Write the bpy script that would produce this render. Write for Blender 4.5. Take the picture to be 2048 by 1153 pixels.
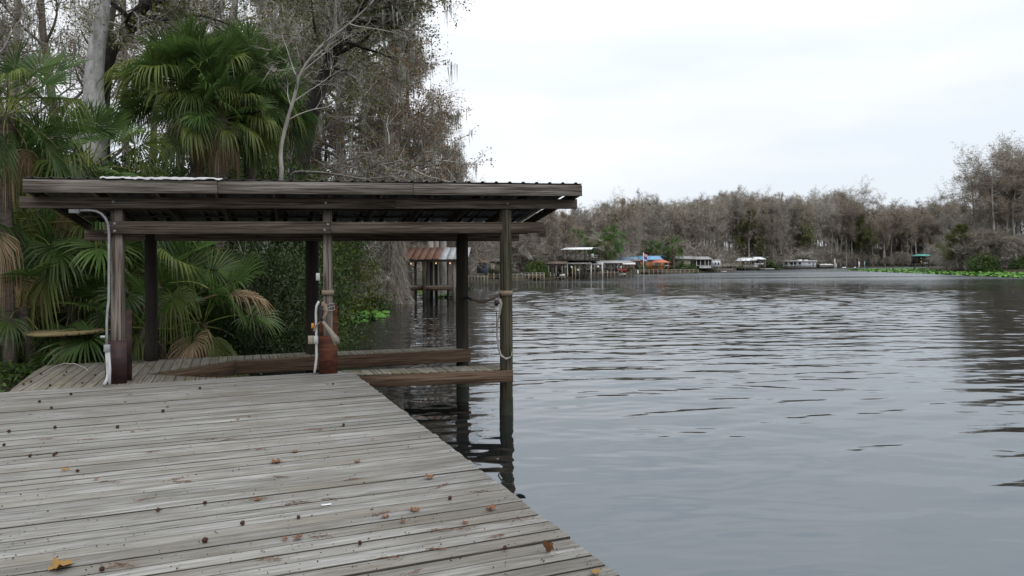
import bpy, math, random
import numpy as np
from mathutils import Matrix, Vector

# ------------------------------------------------------------------ camera, world, light
SC = bpy.context.scene
COL = SC.collection
for o in list(bpy.data.objects):
    bpy.data.objects.remove(o)
F = 1365.0                     # focal length in photo pixels (24 mm on a 36 mm sensor, 2048 px wide)
HOR = 527.0                    # horizon row at the picture's centre
ROLL = math.radians(0.34)
EYE = 1.72                     # camera above the deck, deck top is z = 0
WATER = -0.80
cam_d = bpy.data.cameras.new('camera')
cam = bpy.data.objects.new('camera', cam_d)
COL.objects.link(cam)
cam.location = (0, 0, EYE)
cam.rotation_euler = (math.pi / 2, ROLL, 0)
cam_d.sensor_width = 36
cam_d.lens = F / 2048 * 36
cam_d.shift_y = (HOR - 576.5) / 2048
cam_d.clip_end = 4000
cam_d.clip_start = 0.05
SC.camera = cam

world = bpy.data.worlds.new('World')
SC.world = world
world.use_nodes = True
nt = world.node_tree
nt.nodes.clear()
wo = nt.nodes.new('ShaderNodeOutputWorld')
bg = nt.nodes.new('ShaderNodeBackground')
sky = nt.nodes.new('ShaderNodeTexSky')
sky.sky_type = 'NISHITA'
sky.sun_disc = False
SUN_EL, SUN_AZ = math.radians(48), math.radians(150)     # azimuth clockwise from +Y
sky.sun_elevation = SUN_EL
sky.sun_rotation = SUN_AZ
tc = nt.nodes.new('ShaderNodeTexCoord')
sep = nt.nodes.new('ShaderNodeSeparateXYZ')
nt.links.new(tc.outputs['Generated'], sep.inputs[0])
# overcast deck: CIE-like brightening towards the zenith, soft cloud bands all round
grad = nt.nodes.new('ShaderNodeMapRange')
grad.inputs['From Min'].default_value = 0.0
grad.inputs['From Max'].default_value = 1.0
grad.inputs['To Min'].default_value = 0.90
grad.inputs['To Max'].default_value = 2.0
sq = nt.nodes.new('ShaderNodeMath'); sq.operation = 'MULTIPLY'
nt.links.new(sep.outputs[2], sq.inputs[0]); nt.links.new(sep.outputs[2], sq.inputs[1])
nt.links.new(sq.outputs[0], grad.inputs['Value'])
mp = nt.nodes.new('ShaderNodeMapping')
mp.inputs['Scale'].default_value = (1.2, 1.2, 5.5)
mp.inputs['Location'].default_value = (0.35, 0.1, 0.55)
nt.links.new(tc.outputs['Generated'], mp.inputs['Vector'])
cn = nt.nodes.new('ShaderNodeTexNoise')
cn.inputs['Scale'].default_value = 1.5
cn.inputs['Detail'].default_value = 3.5
cn.inputs['Roughness'].default_value = 0.5
nt.links.new(mp.outputs[0], cn.inputs['Vector'])
cr = nt.nodes.new('ShaderNodeValToRGB')
cr.color_ramp.elements[0].position = 0.36
cr.color_ramp.elements[0].color = (0.82, 0.88, 0.95, 1)
cr.color_ramp.elements[1].position = 0.62
cr.color_ramp.elements[1].color = (1.00, 1.02, 1.06, 1)
nt.links.new(cn.outputs['Fac'], cr.inputs['Fac'])
mul = nt.nodes.new('ShaderNodeVectorMath'); mul.operation = 'MULTIPLY'
nt.links.new(cr.outputs['Color'], mul.inputs[0])
nt.links.new(grad.outputs[0], mul.inputs[1])
skm = nt.nodes.new('ShaderNodeVectorMath'); skm.operation = 'SCALE'
skm.inputs['Scale'].default_value = 0.05
nt.links.new(sky.outputs[0], skm.inputs[0])
mixw = nt.nodes.new('ShaderNodeMix'); mixw.data_type = 'RGBA'
mixw.inputs[0].default_value = 0.90                        # ninety percent cloud cover
nt.links.new(skm.outputs[0], mixw.inputs[6])
nt.links.new(mul.outputs[0], mixw.inputs[7])
nt.links.new(mixw.outputs[2], bg.inputs['Color'])
bg.inputs['Strength'].default_value = 1.0
nt.links.new(bg.outputs[0], wo.inputs['Surface'])

sun_d = bpy.data.lights.new('sun', 'SUN')
sun_d.energy = 0.6
sun_d.angle = math.radians(40)
sun_d.color = (1.0, 0.97, 0.93)
sun = bpy.data.objects.new('sun', sun_d)
COL.objects.link(sun)
sd = Vector((math.sin(SUN_AZ) * math.cos(SUN_EL), math.cos(SUN_AZ) * math.cos(SUN_EL), math.sin(SUN_EL)))
sun.rotation_euler = sd.to_track_quat('Z', 'Y').to_euler()
sun.location = (0, -5, 30)

SC.view_settings.view_transform = 'Standard'
SC.view_settings.look = 'None'
SC.view_settings.exposure = 0.28
SC.view_settings.gamma = 1.0
SC.view_settings.use_curve_mapping = False
SC.cycles.use_denoising = True
SC.cycles.max_bounces = 6
SC.cycles.diffuse_bounces = 3
SC.cycles.glossy_bounces = 3
SC.cycles.transmission_bounces = 3
SC.cycles.caustics_reflective = False
SC.cycles.caustics_refractive = False

# ------------------------------------------------------------------ pixel helpers (photo pixels -> directions)
_R = np.array((math.cos(ROLL), 0, -math.sin(ROLL)))
_U = np.array((math.sin(ROLL), 0, math.cos(ROLL)))
_Fw = np.array((0, 1.0, 0))
def ray(px, py):
    return _R * ((px - 1024) / F) + _U * (-(py - HOR) / F) + _Fw
def at(px, py, Z):
    return np.array((0, 0, EYE)) + ray(px, py) * Z
def gnd(px, py, z=0.0):
    d = ray(px, py)
    return np.array((0, 0, EYE)) + d * ((z - EYE) / d[2])

# ------------------------------------------------------------------ materials
MATS = {}
def M(name, cols, nscale=5.0, scale=(1, 1, 1), detail=4, rough=0.85, bump=0.0, bdist=0.01, rnd=0.25,
      spec=0.2, metal=0.0, transl=0.0, island=0.0, second=None, dist=0.0, crack=None, edge=None):
    """noise -> ramp material in object space; rnd = value variation between objects, island = between leaves"""
    m = bpy.data.materials.new(name); m.use_nodes = True
    n = m.node_tree; N = n.nodes; L = n.links
    N.clear()
    out = N.new('ShaderNodeOutputMaterial')
    tc = N.new('ShaderNodeTexCoord'); oi = N.new('ShaderNodeObjectInfo')
    off = N.new('ShaderNodeVectorMath'); off.operation = 'MULTIPLY_ADD'
    cmb = N.new('ShaderNodeCombineXYZ')
    for i in range(3): L.new(oi.outputs['Random'], cmb.inputs[i])
    off.inputs[1].default_value = (37.0, 91.0, 53.0)
    L.new(cmb.outputs[0], off.inputs[0]); L.new(tc.outputs['Object'], off.inputs[2])
    mp = N.new('ShaderNodeMapping'); mp.inputs['Scale'].default_value = scale
    L.new(off.outputs[0], mp.inputs[0])
    nz = N.new('ShaderNodeTexNoise'); nz.inputs['Scale'].default_value = nscale
    nz.inputs['Detail'].default_value = detail; nz.inputs['Roughness'].default_value = 0.6
    nz.inputs['Distortion'].default_value = dist
    L.new(mp.outputs[0], nz.inputs['Vector'])
    rp = N.new('ShaderNodeValToRGB')
    el = rp.color_ramp.elements
    for i, (p, c) in enumerate(cols):
        e = el[i] if i < 2 else el.new(p)
        e.position = p; e.color = (*c, 1)
    L.new(nz.outputs['Fac'], rp.inputs['Fac'])
    col = rp.outputs['Color']
    if second:      # (colour, scale, lo, hi, amount): patches of another colour
        c2, s2, lo, hi, amt = second
        n2 = N.new('ShaderNodeTexNoise'); n2.inputs['Scale'].default_value = s2; n2.inputs['Detail'].default_value = 3
        L.new(off.outputs[0], n2.inputs['Vector'])
        mr = N.new('ShaderNodeMapRange'); mr.inputs['From Min'].default_value = lo; mr.inputs['From Max'].default_value = hi
        mr.inputs['To Max'].default_value = amt
        L.new(n2.outputs['Fac'], mr.inputs['Value'])
        mx = N.new('ShaderNodeMix'); mx.data_type = 'RGBA'
        L.new(mr.outputs[0], mx.inputs[0]); L.new(col, mx.inputs[6]); mx.inputs[7].default_value = (*c2, 1)
        col = mx.outputs[2]
    if crack:       # (scale vector, lo, hi, colour): fine dark checks along the grain
        sv, lo, hi, cc = crack
        m3 = N.new('ShaderNodeMapping'); m3.inputs['Scale'].default_value = sv; L.new(off.outputs[0], m3.inputs[0])
        n3 = N.new('ShaderNodeTexNoise'); n3.inputs['Scale'].default_value = 1.0; n3.inputs['Detail'].default_value = 4; n3.inputs['Roughness'].default_value = 0.65
        L.new(m3.outputs[0], n3.inputs['Vector'])
        r3 = N.new('ShaderNodeMapRange'); r3.inputs['From Min'].default_value = lo; r3.inputs['From Max'].default_value = hi
        L.new(n3.outputs['Fac'], r3.inputs['Value'])
        x3 = N.new('ShaderNodeMix'); x3.data_type = 'RGBA'
        L.new(r3.outputs[0], x3.inputs[0]); L.new(col, x3.inputs[7]); x3.inputs[6].default_value = (*cc, 1)
        col = x3.outputs[2]
    if edge:        # (y0, y1, colour): shade of the gaps, painted along both long edges of a board
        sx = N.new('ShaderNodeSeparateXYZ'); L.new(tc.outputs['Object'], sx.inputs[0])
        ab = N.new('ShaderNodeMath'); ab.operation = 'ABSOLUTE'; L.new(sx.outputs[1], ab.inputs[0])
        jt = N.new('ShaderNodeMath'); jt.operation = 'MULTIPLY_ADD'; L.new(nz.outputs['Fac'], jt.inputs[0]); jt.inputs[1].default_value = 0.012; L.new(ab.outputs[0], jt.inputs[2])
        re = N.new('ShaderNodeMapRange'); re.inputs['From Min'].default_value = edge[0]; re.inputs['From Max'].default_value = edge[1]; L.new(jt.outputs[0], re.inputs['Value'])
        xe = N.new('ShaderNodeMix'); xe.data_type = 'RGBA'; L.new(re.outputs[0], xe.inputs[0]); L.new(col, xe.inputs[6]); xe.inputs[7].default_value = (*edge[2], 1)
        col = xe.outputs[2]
    hs = N.new('ShaderNodeHueSaturation')
    v = N.new('ShaderNodeMath'); v.operation = 'MULTIPLY_ADD'
    L.new(oi.outputs['Random'], v.inputs[0]); v.inputs[1].default_value = rnd; v.inputs[2].default_value = 1 - rnd / 2
    val = v.outputs[0]
    if island:
        ge = N.new('ShaderNodeNewGeometry')
        v2 = N.new('ShaderNodeMath'); v2.operation = 'MULTIPLY_ADD'
        L.new(ge.outputs['Random Per Island'], v2.inputs[0]); v2.inputs[1].default_value = island; v2.inputs[2].default_value = 1 - island / 2
        v3 = N.new('ShaderNodeMath'); v3.operation = 'MULTIPLY'
        L.new(val, v3.inputs[0]); L.new(v2.outputs[0], v3.inputs[1]); val = v3.outputs[0]
    L.new(val, hs.inputs['Value']); L.new(col, hs.inputs['Color'])
    col = hs.outputs['Color']
    if transl:
        d = N.new('ShaderNodeBsdfDiffuse'); t = N.new('ShaderNodeBsdfTranslucent'); ms = N.new('ShaderNodeMixShader')
        L.new(col, d.inputs[0]); L.new(col, t.inputs[0]); ms.inputs[0].default_value = transl
        L.new(d.outputs[0], ms.inputs[1]); L.new(t.outputs[0], ms.inputs[2])
        sh = ms.outputs[0]
        if spec > 0.25:
            g = N.new('ShaderNodeBsdfGlossy'); g.inputs['Roughness'].default_value = rough
            m2 = N.new('ShaderNodeMixShader'); m2.inputs[0].default_value = 0.022
            L.new(sh, m2.inputs[1]); L.new(g.outputs[0], m2.inputs[2]); sh = m2.outputs[0]
    else:
        p = N.new('ShaderNodeBsdfPrincipled')
        L.new(col, p.inputs['Base Color']); p.inputs['Roughness'].default_value = rough
        p.inputs['Specular IOR Level'].default_value = spec; p.inputs['Metallic'].default_value = metal
        if bump:
            b = N.new('ShaderNodeBump'); b.inputs['Strength'].default_value = bump; b.inputs['Distance'].default_value = bdist
            L.new(nz.outputs['Fac'], b.inputs['Height']); L.new(b.outputs[0], p.inputs['Normal'])
        sh = p.outputs[0]
    L.new(sh, out.inputs['Surface'])
    MATS[name] = m
    return m

# weathered timbers: grain runs along local X
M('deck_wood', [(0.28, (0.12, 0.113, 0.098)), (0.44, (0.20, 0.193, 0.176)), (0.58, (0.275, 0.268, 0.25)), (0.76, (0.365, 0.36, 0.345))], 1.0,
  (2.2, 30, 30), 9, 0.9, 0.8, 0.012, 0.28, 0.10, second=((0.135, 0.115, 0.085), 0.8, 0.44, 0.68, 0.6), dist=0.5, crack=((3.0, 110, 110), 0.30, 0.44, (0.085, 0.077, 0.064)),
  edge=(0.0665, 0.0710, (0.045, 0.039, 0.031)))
M('walk_wood', [(0.25, (0.10, 0.09, 0.073)), (0.5, (0.185, 0.167, 0.137)), (0.8, (0.28, 0.26, 0.225))], 1.0,
  (0.9, 24, 24), 7, 0.85, 0.6, 0.01, 0.3, 0.12, second=((0.13, 0.12, 0.06), 1.6, 0.5, 0.65, 0.6), dist=0.5, crack=((2.2, 80, 80), 0.33, 0.46, (0.05, 0.043, 0.033)))
M('beam_wood', [(0.25, (0.055, 0.042, 0.033)), (0.48, (0.115, 0.092, 0.072)), (0.62, (0.165, 0.137, 0.11)), (0.85, (0.22, 0.19, 0.16))], 1.0,
  (0.5, 11, 11), 8, 0.88, 0.6, 0.01, 0.25, 0.12, dist=2.6, crack=((0.9, 38, 38), 0.40, 0.53, (0.045, 0.032, 0.025)))
M('post_wood', [(0.25, (0.07, 0.055, 0.045)), (0.45, (0.16, 0.135, 0.113)), (0.6, (0.24, 0.21, 0.185)), (0.85, (0.33, 0.30, 0.265))], 1.0,
  (0.5, 11, 11), 8, 0.88, 0.6, 0.01, 0.2, 0.12, dist=2.2, crack=((0.9, 38, 38), 0.40, 0.53, (0.05, 0.038, 0.03)))
M('fascia_wood', [(0.25, (0.07, 0.058, 0.047)), (0.46, (0.15, 0.132, 0.112)), (0.6, (0.225, 0.202, 0.176)), (0.85, (0.31, 0.288, 0.258))], 1.0,
  (0.5, 12, 12), 8, 0.88, 0.6, 0.01, 0.3, 0.12, dist=2.8, crack=((0.9, 38, 38), 0.40, 0.54, (0.06, 0.046, 0.036)))
M('joist_wood', [(0.25, (0.065, 0.042, 0.028)), (0.5, (0.13, 0.088, 0.06)), (0.8, (0.20, 0.145, 0.105))], 1.0,
  (0.6, 14, 14), 7, 0.88, 0.5, 0.01, 0.3, 0.12, dist=1.8, crack=((0.9, 38, 38), 0.38, 0.52, (0.05, 0.03, 0.02)))
M('pile_wood', [(0.25, (0.03, 0.027, 0.019)), (0.5, (0.075, 0.066, 0.046)), (0.75, (0.14, 0.122, 0.085)), (0.95, (0.20, 0.175, 0.13))], 1.0,
  (0.6, 14, 14), 8, 0.88, 0.7, 0.012, 0.2, 0.12, second=((0.04, 0.052, 0.025), 1.4, 0.48, 0.68, 0.55), dist=1.0, crack=((1.3, 55, 55), 0.36, 0.52, (0.02, 0.017, 0.012)))
M('algae', [(0.3, (0.012, 0.013, 0.007)), (0.6, (0.03, 0.034, 0.014)), (0.85, (0.06, 0.055, 0.03))], 9.0, detail=7, rough=0.6, bump=0.5, spec=0.4)
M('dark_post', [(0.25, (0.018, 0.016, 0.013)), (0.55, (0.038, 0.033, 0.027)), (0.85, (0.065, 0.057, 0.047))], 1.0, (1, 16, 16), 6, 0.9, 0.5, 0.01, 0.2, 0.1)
M('rust', [(0.3, (0.028, 0.014, 0.012)), (0.5, (0.085, 0.028, 0.016)), (0.68, (0.16, 0.05, 0.02)), (0.85, (0.25, 0.10, 0.05))], 3.0, (0.6, 5, 5), 7, 0.75, 0.5, 0.008, 0.3, 0.3)
M('rust_dark', [(0.3, (0.015, 0.008, 0.01)), (0.52, (0.032, 0.014, 0.014)), (0.72, (0.075, 0.03, 0.018)), (0.9, (0.16, 0.07, 0.035))], 3.0, (0.6, 4, 4), 7, 0.6, 0.5, 0.008, 0.2, 0.4)
M('roof_metal', [(0.3, (0.075, 0.073, 0.07)), (0.6, (0.12, 0.117, 0.112)), (0.85, (0.10, 0.07, 0.05))], 2.0, (1, 3, 1), 5, 0.6, 0.1, 0.01, 0.2, 0.3, metal=0.15)
M('white_sheet', [(0.3, (0.45, 0.455, 0.46)), (0.7, (0.62, 0.62, 0.62))], 6.0, rough=0.6, bump=0.3, rnd=0.05)
M('pvc', [(0.3, (0.33, 0.33, 0.33)), (0.7, (0.48, 0.48, 0.47))], 6.0, rough=0.5, rnd=0.1, spec=0.4)
M('galv', [(0.3, (0.20, 0.205, 0.21)), (0.7, (0.33, 0.335, 0.34))], 8.0, rough=0.5, rnd=0.1, spec=0.4)
M('strap', [(0.3, (0.19, 0.165, 0.135)), (0.7, (0.32, 0.285, 0.235))], 20, rough=0.9, rnd=0.1)
M('strap_tan', [(0.3, (0.16, 0.125, 0.09)), (0.7, (0.25, 0.20, 0.15))], 20, rough=0.9, rnd=0.1)
M('strap_dark', [(0.3, (0.05, 0.042, 0.034)), (0.7, (0.09, 0.075, 0.06))], 20, rough=0.9, rnd=0.1)
M('rope', [(0.3, (0.26, 0.25, 0.235)), (0.7, (0.40, 0.39, 0.37))], 30, rough=0.9, rnd=0.1)
M('black', [(0.3, (0.012, 0.012, 0.013)), (0.7, (0.03, 0.03, 0.032))], 10, rough=0.5, rnd=0.1)
M('orange', [(0.3, (0.45, 0.17, 0.03)), (0.7, (0.55, 0.24, 0.05))], 10, rough=0.6, rnd=0.1)
M('tan_box', [(0.3, (0.24, 0.22, 0.17)), (0.7, (0.32, 0.29, 0.23))], 10, rough=0.7, rnd=0.1)
M('spool', [(0.25, (0.09, 0.068, 0.035)), (0.5, (0.22, 0.17, 0.085)), (0.8, (0.33, 0.26, 0.15))], 1.0, (1.2, 24, 24), 6, 0.85, 0.5, 0.01, 0.1, dist=0.5)
# ground and plants
M('soil', [(0.3, (0.018, 0.014, 0.009)), (0.5, (0.04, 0.032, 0.02)), (0.65, (0.035, 0.045, 0.018)), (0.8, (0.07, 0.055, 0.035))], 0.6, detail=9, rough=0.95, bump=0.8, bdist=0.08, rnd=0)
M('bark_grey', [(0.3, (0.16, 0.155, 0.145)), (0.5, (0.33, 0.325, 0.31)), (0.7, (0.48, 0.475, 0.46))], 7.0, (1, 1, 0.45), 8, 0.95, 0.8, 0.03, 0.1)
M('bark_brown', [(0.3, (0.075, 0.06, 0.05)), (0.55, (0.16, 0.135, 0.112)), (0.8, (0.26, 0.23, 0.20))], 5.0, (1, 1, 0.25), 7, 0.95, 0.8, 0.03, 0.5)
M('bark_dark', [(0.3, (0.014, 0.012, 0.011)), (0.55, (0.035, 0.030, 0.026)), (0.82, (0.085, 0.08, 0.06))], 6.0, (1, 1, 0.35), 7, 0.95, 0.8, 0.03, 0.3)
M('bark_pale', [(0.3, (0.21, 0.19, 0.165)), (0.55, (0.34, 0.315, 0.285)), (0.8, (0.47, 0.44, 0.41))], 4.0, (1, 1, 0.3), 7, 0.95, 0.6, 0.03, 0.5)
M('bark_cypress', [(0.3, (0.09, 0.07, 0.062)), (0.55, (0.19, 0.155, 0.135)), (0.8, (0.29, 0.25, 0.225))], 6.0, (1, 1, 0.12), 7, 0.95, 0.9, 0.04, 0.4)
M('twig', [(0.3, (0.27, 0.25, 0.22)), (0.7, (0.43, 0.40, 0.36))], 3, rnd=0.4, island=0.7)
M('twig_brown', [(0.3, (0.235, 0.21, 0.172)), (0.7, (0.36, 0.33, 0.28))], 3, rnd=0.4, island=0.7)
M('twig_pale', [(0.3, (0.26, 0.24, 0.21)), (0.7, (0.40, 0.37, 0.335))], 3, rnd=0.3, island=0.6)
M('leaf_rust', [(0.3, (0.16, 0.098, 0.05)), (0.7, (0.27, 0.182, 0.105))], 0.6, rnd=0.3, island=0.9, transl=0.35)
M('leaf_redbrown', [(0.3, (0.18, 0.138, 0.10)), (0.7, (0.275, 0.222, 0.168))], 0.4, rnd=0.5, island=0.7, transl=0.35)
M('leaf_olive', [(0.3, (0.08, 0.098, 0.035)), (0.6, (0.14, 0.145, 0.055)), (0.8, (0.21, 0.155, 0.06))], 0.5, rnd=0.3, island=1.0, transl=0.4)
M('leaf_green', [(0.3, (0.03, 0.066, 0.014)), (0.7, (0.08, 0.125, 0.028))], 0.7, rnd=0.4, island=1.0, transl=0.35, spec=0.4, rough=0.4)
M('leaf_dark', [(0.3, (0.024, 0.046, 0.012)), (0.7, (0.062, 0.088, 0.024))], 0.7, rnd=0.4, island=1.1, transl=0.3, spec=0.4, rough=0.4)
M('leaf_yellow', [(0.3, (0.10, 0.13, 0.022)), (0.7, (0.21, 0.205, 0.04))], 0.8, rnd=0.3, island=1.0, transl=0.4)
M('moss', [(0.3, (0.25, 0.245, 0.21)), (0.7, (0.38, 0.37, 0.325))], 1.5, rnd=0.2, island=0.6, transl=0.35)
M('palm_leaf', [(0.3, (0.040, 0.082, 0.020)), (0.7, (0.094, 0.150, 0.040))], 1.2, rnd=0.6, island=0.6, transl=0.4, spec=0.4, rough=0.35)
M('palm_leaf_yellow', [(0.3, (0.088, 0.122, 0.026)), (0.7, (0.165, 0.195, 0.052))], 1.2, rnd=0.6, island=0.6, transl=0.4, spec=0.4, rough=0.4)
M('palm_stem', [(0.3, (0.13, 0.15, 0.04)), (0.7, (0.21, 0.22, 0.07))], 2.0, rnd=0.3)
M('palm_dead', [(0.3, (0.25, 0.175, 0.105)), (0.7, (0.45, 0.335, 0.22))], 2.0, rnd=0.5, island=0.7, transl=0.35)
M('palm_trunk', [(0.3, (0.07, 0.055, 0.044)), (0.7, (0.17, 0.14, 0.115))], 6.0, (1, 1, 3), 6, 0.95, 0.9, 0.05, 0.3)
M('lily', [(0.3, (0.05, 0.14, 0.02)), (0.7, (0.125, 0.25, 0.045))], 2.0, rnd=0.6, island=0.6, rough=0.6, spec=0.15)
M('dead_leaf', [(0.3, (0.10, 0.042, 0.022)), (0.7, (0.22, 0.10, 0.05))], 20, rnd=0.5, rough=0.8)
M('yellow_leaf', [(0.3, (0.17, 0.085, 0.025)), (0.7, (0.30, 0.185, 0.055))], 25, rnd=0.2, rough=0.7)
M('seed_ball', [(0.3, (0.03, 0.014, 0.009)), (0.7, (0.09, 0.045, 0.028))], 60, rnd=0.4, rough=0.9)
M('needles', [(0.3, (0.10, 0.05, 0.03)), (0.7, (0.19, 0.105, 0.07))], 30, rnd=0.4, island=0.6)
# far buildings
def flat(name, c, rough=0.7, rnd=0.08, var=0.12, **k):
    return M(name, [(0.3, tuple(x * (1 - var) for x in c)), (0.7, tuple(min(1, x * (1 + var)) for x in c))], 1.3, rough=rough, rnd=rnd, detail=5, **k)
flat('white_paint', (0.72, 0.73, 0.74)); flat('white_dirty', (0.52, 0.52, 0.50)); flat('grey_roof', (0.26, 0.255, 0.25)); flat('dark_roof', (0.06, 0.055, 0.05))
flat('brown_roof', (0.10, 0.075, 0.06)); flat('blue_roof', (0.16, 0.32, 0.48)); flat('orange_wall', (0.50, 0.22, 0.10)); flat('red_roof', (0.42, 0.13, 0.085))
flat('beige_wall', (0.40, 0.36, 0.26)); flat('green_wall', (0.14, 0.13, 0.085)); flat('blue_wall', (0.10, 0.125, 0.15)); flat('window_dark', (0.02, 0.023, 0.028), rough=0.2)
flat('dock_tan', (0.26, 0.21, 0.14), rnd=0.4); flat('dock_grey', (0.19, 0.175, 0.15), rnd=0.5); flat('dock_dark', (0.05, 0.043, 0.035), rnd=0.4); flat('teal_roof', (0.07, 0.24, 0.20))
flat('panel_white', (0.66, 0.68, 0.72)); flat('flag_red', (0.45, 0.05, 0.05)); flat('flag_blue', (0.05, 0.07, 0.22)); flat('flag_white', (0.7, 0.7, 0.7)); flat('yellow_paint', (0.6, 0.45, 0.06))
flat('boat_red', (0.28, 0.06, 0.045)); flat('teal_post', (0.25, 0.40, 0.38)); flat('tarp', (0.58, 0.56, 0.50)); flat('grass_lawn', (0.09, 0.13, 0.03))
M('rust_roof', [(0.3, (0.11, 0.055, 0.038)), (0.55, (0.18, 0.098, 0.068)), (0.8, (0.27, 0.17, 0.125))], 5, detail=6, rnd=0.12)
M('galv_roof', [(0.3, (0.30, 0.315, 0.33)), (0.55, (0.44, 0.455, 0.47)), (0.72, (0.32, 0.18, 0.12))], 3, detail=6, rnd=0.2)
def emis(name, c, s):
    m = bpy.data.materials.new(name); m.use_nodes = True
    p = m.node_tree.nodes['Principled BSDF']
    p.inputs['Base Color'].default_value = (*c, 1); p.inputs['Emission Color'].default_value = (*c, 1); p.inputs['Emission Strength'].default_value = s
    MATS[name] = m
emis('bulb', (1.0, 0.55, 0.22), 1.6)

# water
def water_mat():
    m = bpy.data.materials.new('river_water'); m.use_nodes = True
    n = m.node_tree; N = n.nodes; L = n.links
    p = N['Principled BSDF']
    p.inputs['Base Color'].default_value = (0.010, 0.011, 0.011, 1)
    p.inputs['Roughness'].default_value = 0.02
    p.inputs['IOR'].default_value = 2.5
    p.inputs['Specular Tint'].default_value = (0.80, 0.91, 1.0, 1)
    g = N.new('ShaderNodeNewGeometry')
    def noise(scale, sc, detail, rot=0.0, dist=0.0):
        mp = N.new('ShaderNodeMapping'); mp.inputs['Scale'].default_value = sc; mp.inputs['Rotation'].default_value = (0, 0, rot)
        L.new(g.outputs['Position'], mp.inputs[0])
        z = N.new('ShaderNodeTexNoise'); z.inputs['Scale'].default_value = scale; z.inputs['Detail'].default_value = detail
        z.inputs['Distortion'].default_value = dist
        L.new(mp.outputs[0], z.inputs['Vector']); return z.outputs['Fac']
    def math_(op, a, b):
        x = N.new('ShaderNodeMath'); x.operation = op
        for i, v in enumerate((a, b)):
            if isinstance(v, (int, float)): x.inputs[i].default_value = v
            else: L.new(v, x.inputs[i])
        return x.outputs[0]
    rip = noise(1.0, (0.75, 2.9, 1), 1.5, math.radians(6), 0.4)        # long crests across the view
    rip2 = noise(1.0, (2.0, 6.5, 1), 1.0, math.radians(-9), 0.3)
    swl = noise(1.0, (0.16, 0.55, 1), 1.0, math.radians(10))
    # wind lanes: some stretches calm, some ruffled
    lane = noise(1.0, (0.012, 0.05, 1), 2.0, math.radians(-8), 0.8)
    mr = N.new('ShaderNodeMapRange'); mr.inputs['From Min'].default_value = 0.38; mr.inputs['From Max'].default_value = 0.62
    mr.inputs['To Min'].default_value = 0.45; mr.inputs['To Max'].default_value = 1.25
    L.new(lane, mr.inputs['Value'])
    s0_ = N.new('ShaderNodeSeparateXYZ'); L.new(g.outputs['Position'], s0_.inputs[0])
    rf_ = N.new('ShaderNodeMapRange'); rf_.inputs['From Min'].default_value = 55; rf_.inputs['From Max'].default_value = 80; L.new(s0_.outputs[1], rf_.inputs['Value'])   # beyond the modelled waves
    h = math_('ADD', math_('MULTIPLY', math_('MULTIPLY', rip, 0.06), rf_.outputs[0]), math_('MULTIPLY', rip2, 0.0035))
    h = math_('MULTIPLY', h, mr.outputs[0])
    h = math_('ADD', h, math_('MULTIPLY', swl, 0.012))
    # open water beyond the lee of the dock is wind-ruffled (fine capillaries = rougher), the lanes vary it
    sy = N.new('ShaderNodeSeparateXYZ'); L.new(g.outputs['Position'], sy.inputs[0])
    ry = N.new('ShaderNodeMapRange'); ry.inputs['From Min'].default_value = 40; ry.inputs['From Max'].default_value = 105; L.new(sy.outputs[1], ry.inputs['Value'])
    lane2 = noise(1.0, (0.006, 0.045, 1), 2.0, math.radians(-6), 0.6)
    rl = N.new('ShaderNodeMapRange'); rl.inputs['From Min'].default_value = 0.42; rl.inputs['From Max'].default_value = 0.56; rl.inputs['To Min'].default_value = 0.10; rl.inputs['To Max'].default_value = 0.30
    L.new(lane2, rl.inputs['Value'])
    L.new(math_('ADD', math_('MULTIPLY', ry.outputs[0], rl.outputs[0]), 0.02), p.inputs['Roughness'])
    b = N.new('ShaderNodeBump'); b.inputs['Strength'].default_value = 1.0; b.inputs['Distance'].default_value = 1.0
    if 'Filter Width' in b.inputs: b.inputs['Filter Width'].default_value = 0.05
    L.new(h, b.inputs['Height']); L.new(b.outputs[0], p.inputs['Normal'])
    MATS['river_water'] = m
water_mat()

# ------------------------------------------------------------------ mesh helpers
class MB:
    def __init__(s): s.v = []; s.f = []; s.n = 0
    def add(s, V, Fc, mi=0):
        V = np.asarray(V, dtype=np.float64).reshape(-1, 3)
        for fa in ([Fc] if isinstance(Fc, np.ndarray) else Fc):
            s.f.append((np.asarray(fa, dtype=np.int64) + s.n, mi))
        s.v.append(V); s.n += len(V)
    def mesh(s, name, mats, smooth=False):
        V = np.concatenate(s.v).astype(np.float32)
        me = bpy.data.meshes.new(name)
        me.vertices.add(len(V)); me.vertices.foreach_set('co', V.ravel())
        li = np.concatenate([f.ravel() for f, _ in s.f]).astype(np.int32)
        lt = np.concatenate([np.full(len(f), f.shape[1], np.int32) for f, _ in s.f])
        mi = np.concatenate([np.full(len(f), k, np.int32) for f, k in s.f])
        ls = np.concatenate(([0], np.cumsum(lt)[:-1])).astype(np.int32)
        me.loops.add(len(li)); me.loops.foreach_set('vertex_index', li)
        me.polygons.add(len(lt)); me.polygons.foreach_set('loop_start', ls); me.polygons.foreach_set('loop_total', lt)
        me.polygons.foreach_set('material_index', mi)
        if smooth: me.polygons.foreach_set('use_smooth', np.ones(len(lt), bool))
        me.update(calc_edges=True)
        for m in (mats if isinstance(mats, (list, tuple)) else [mats]): me.materials.append(MATS[m])
        return me
    def build(s, name, mats, parent=None, smooth=False):
        return obj(name, s.mesh(name, mats, smooth), parent)

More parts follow.
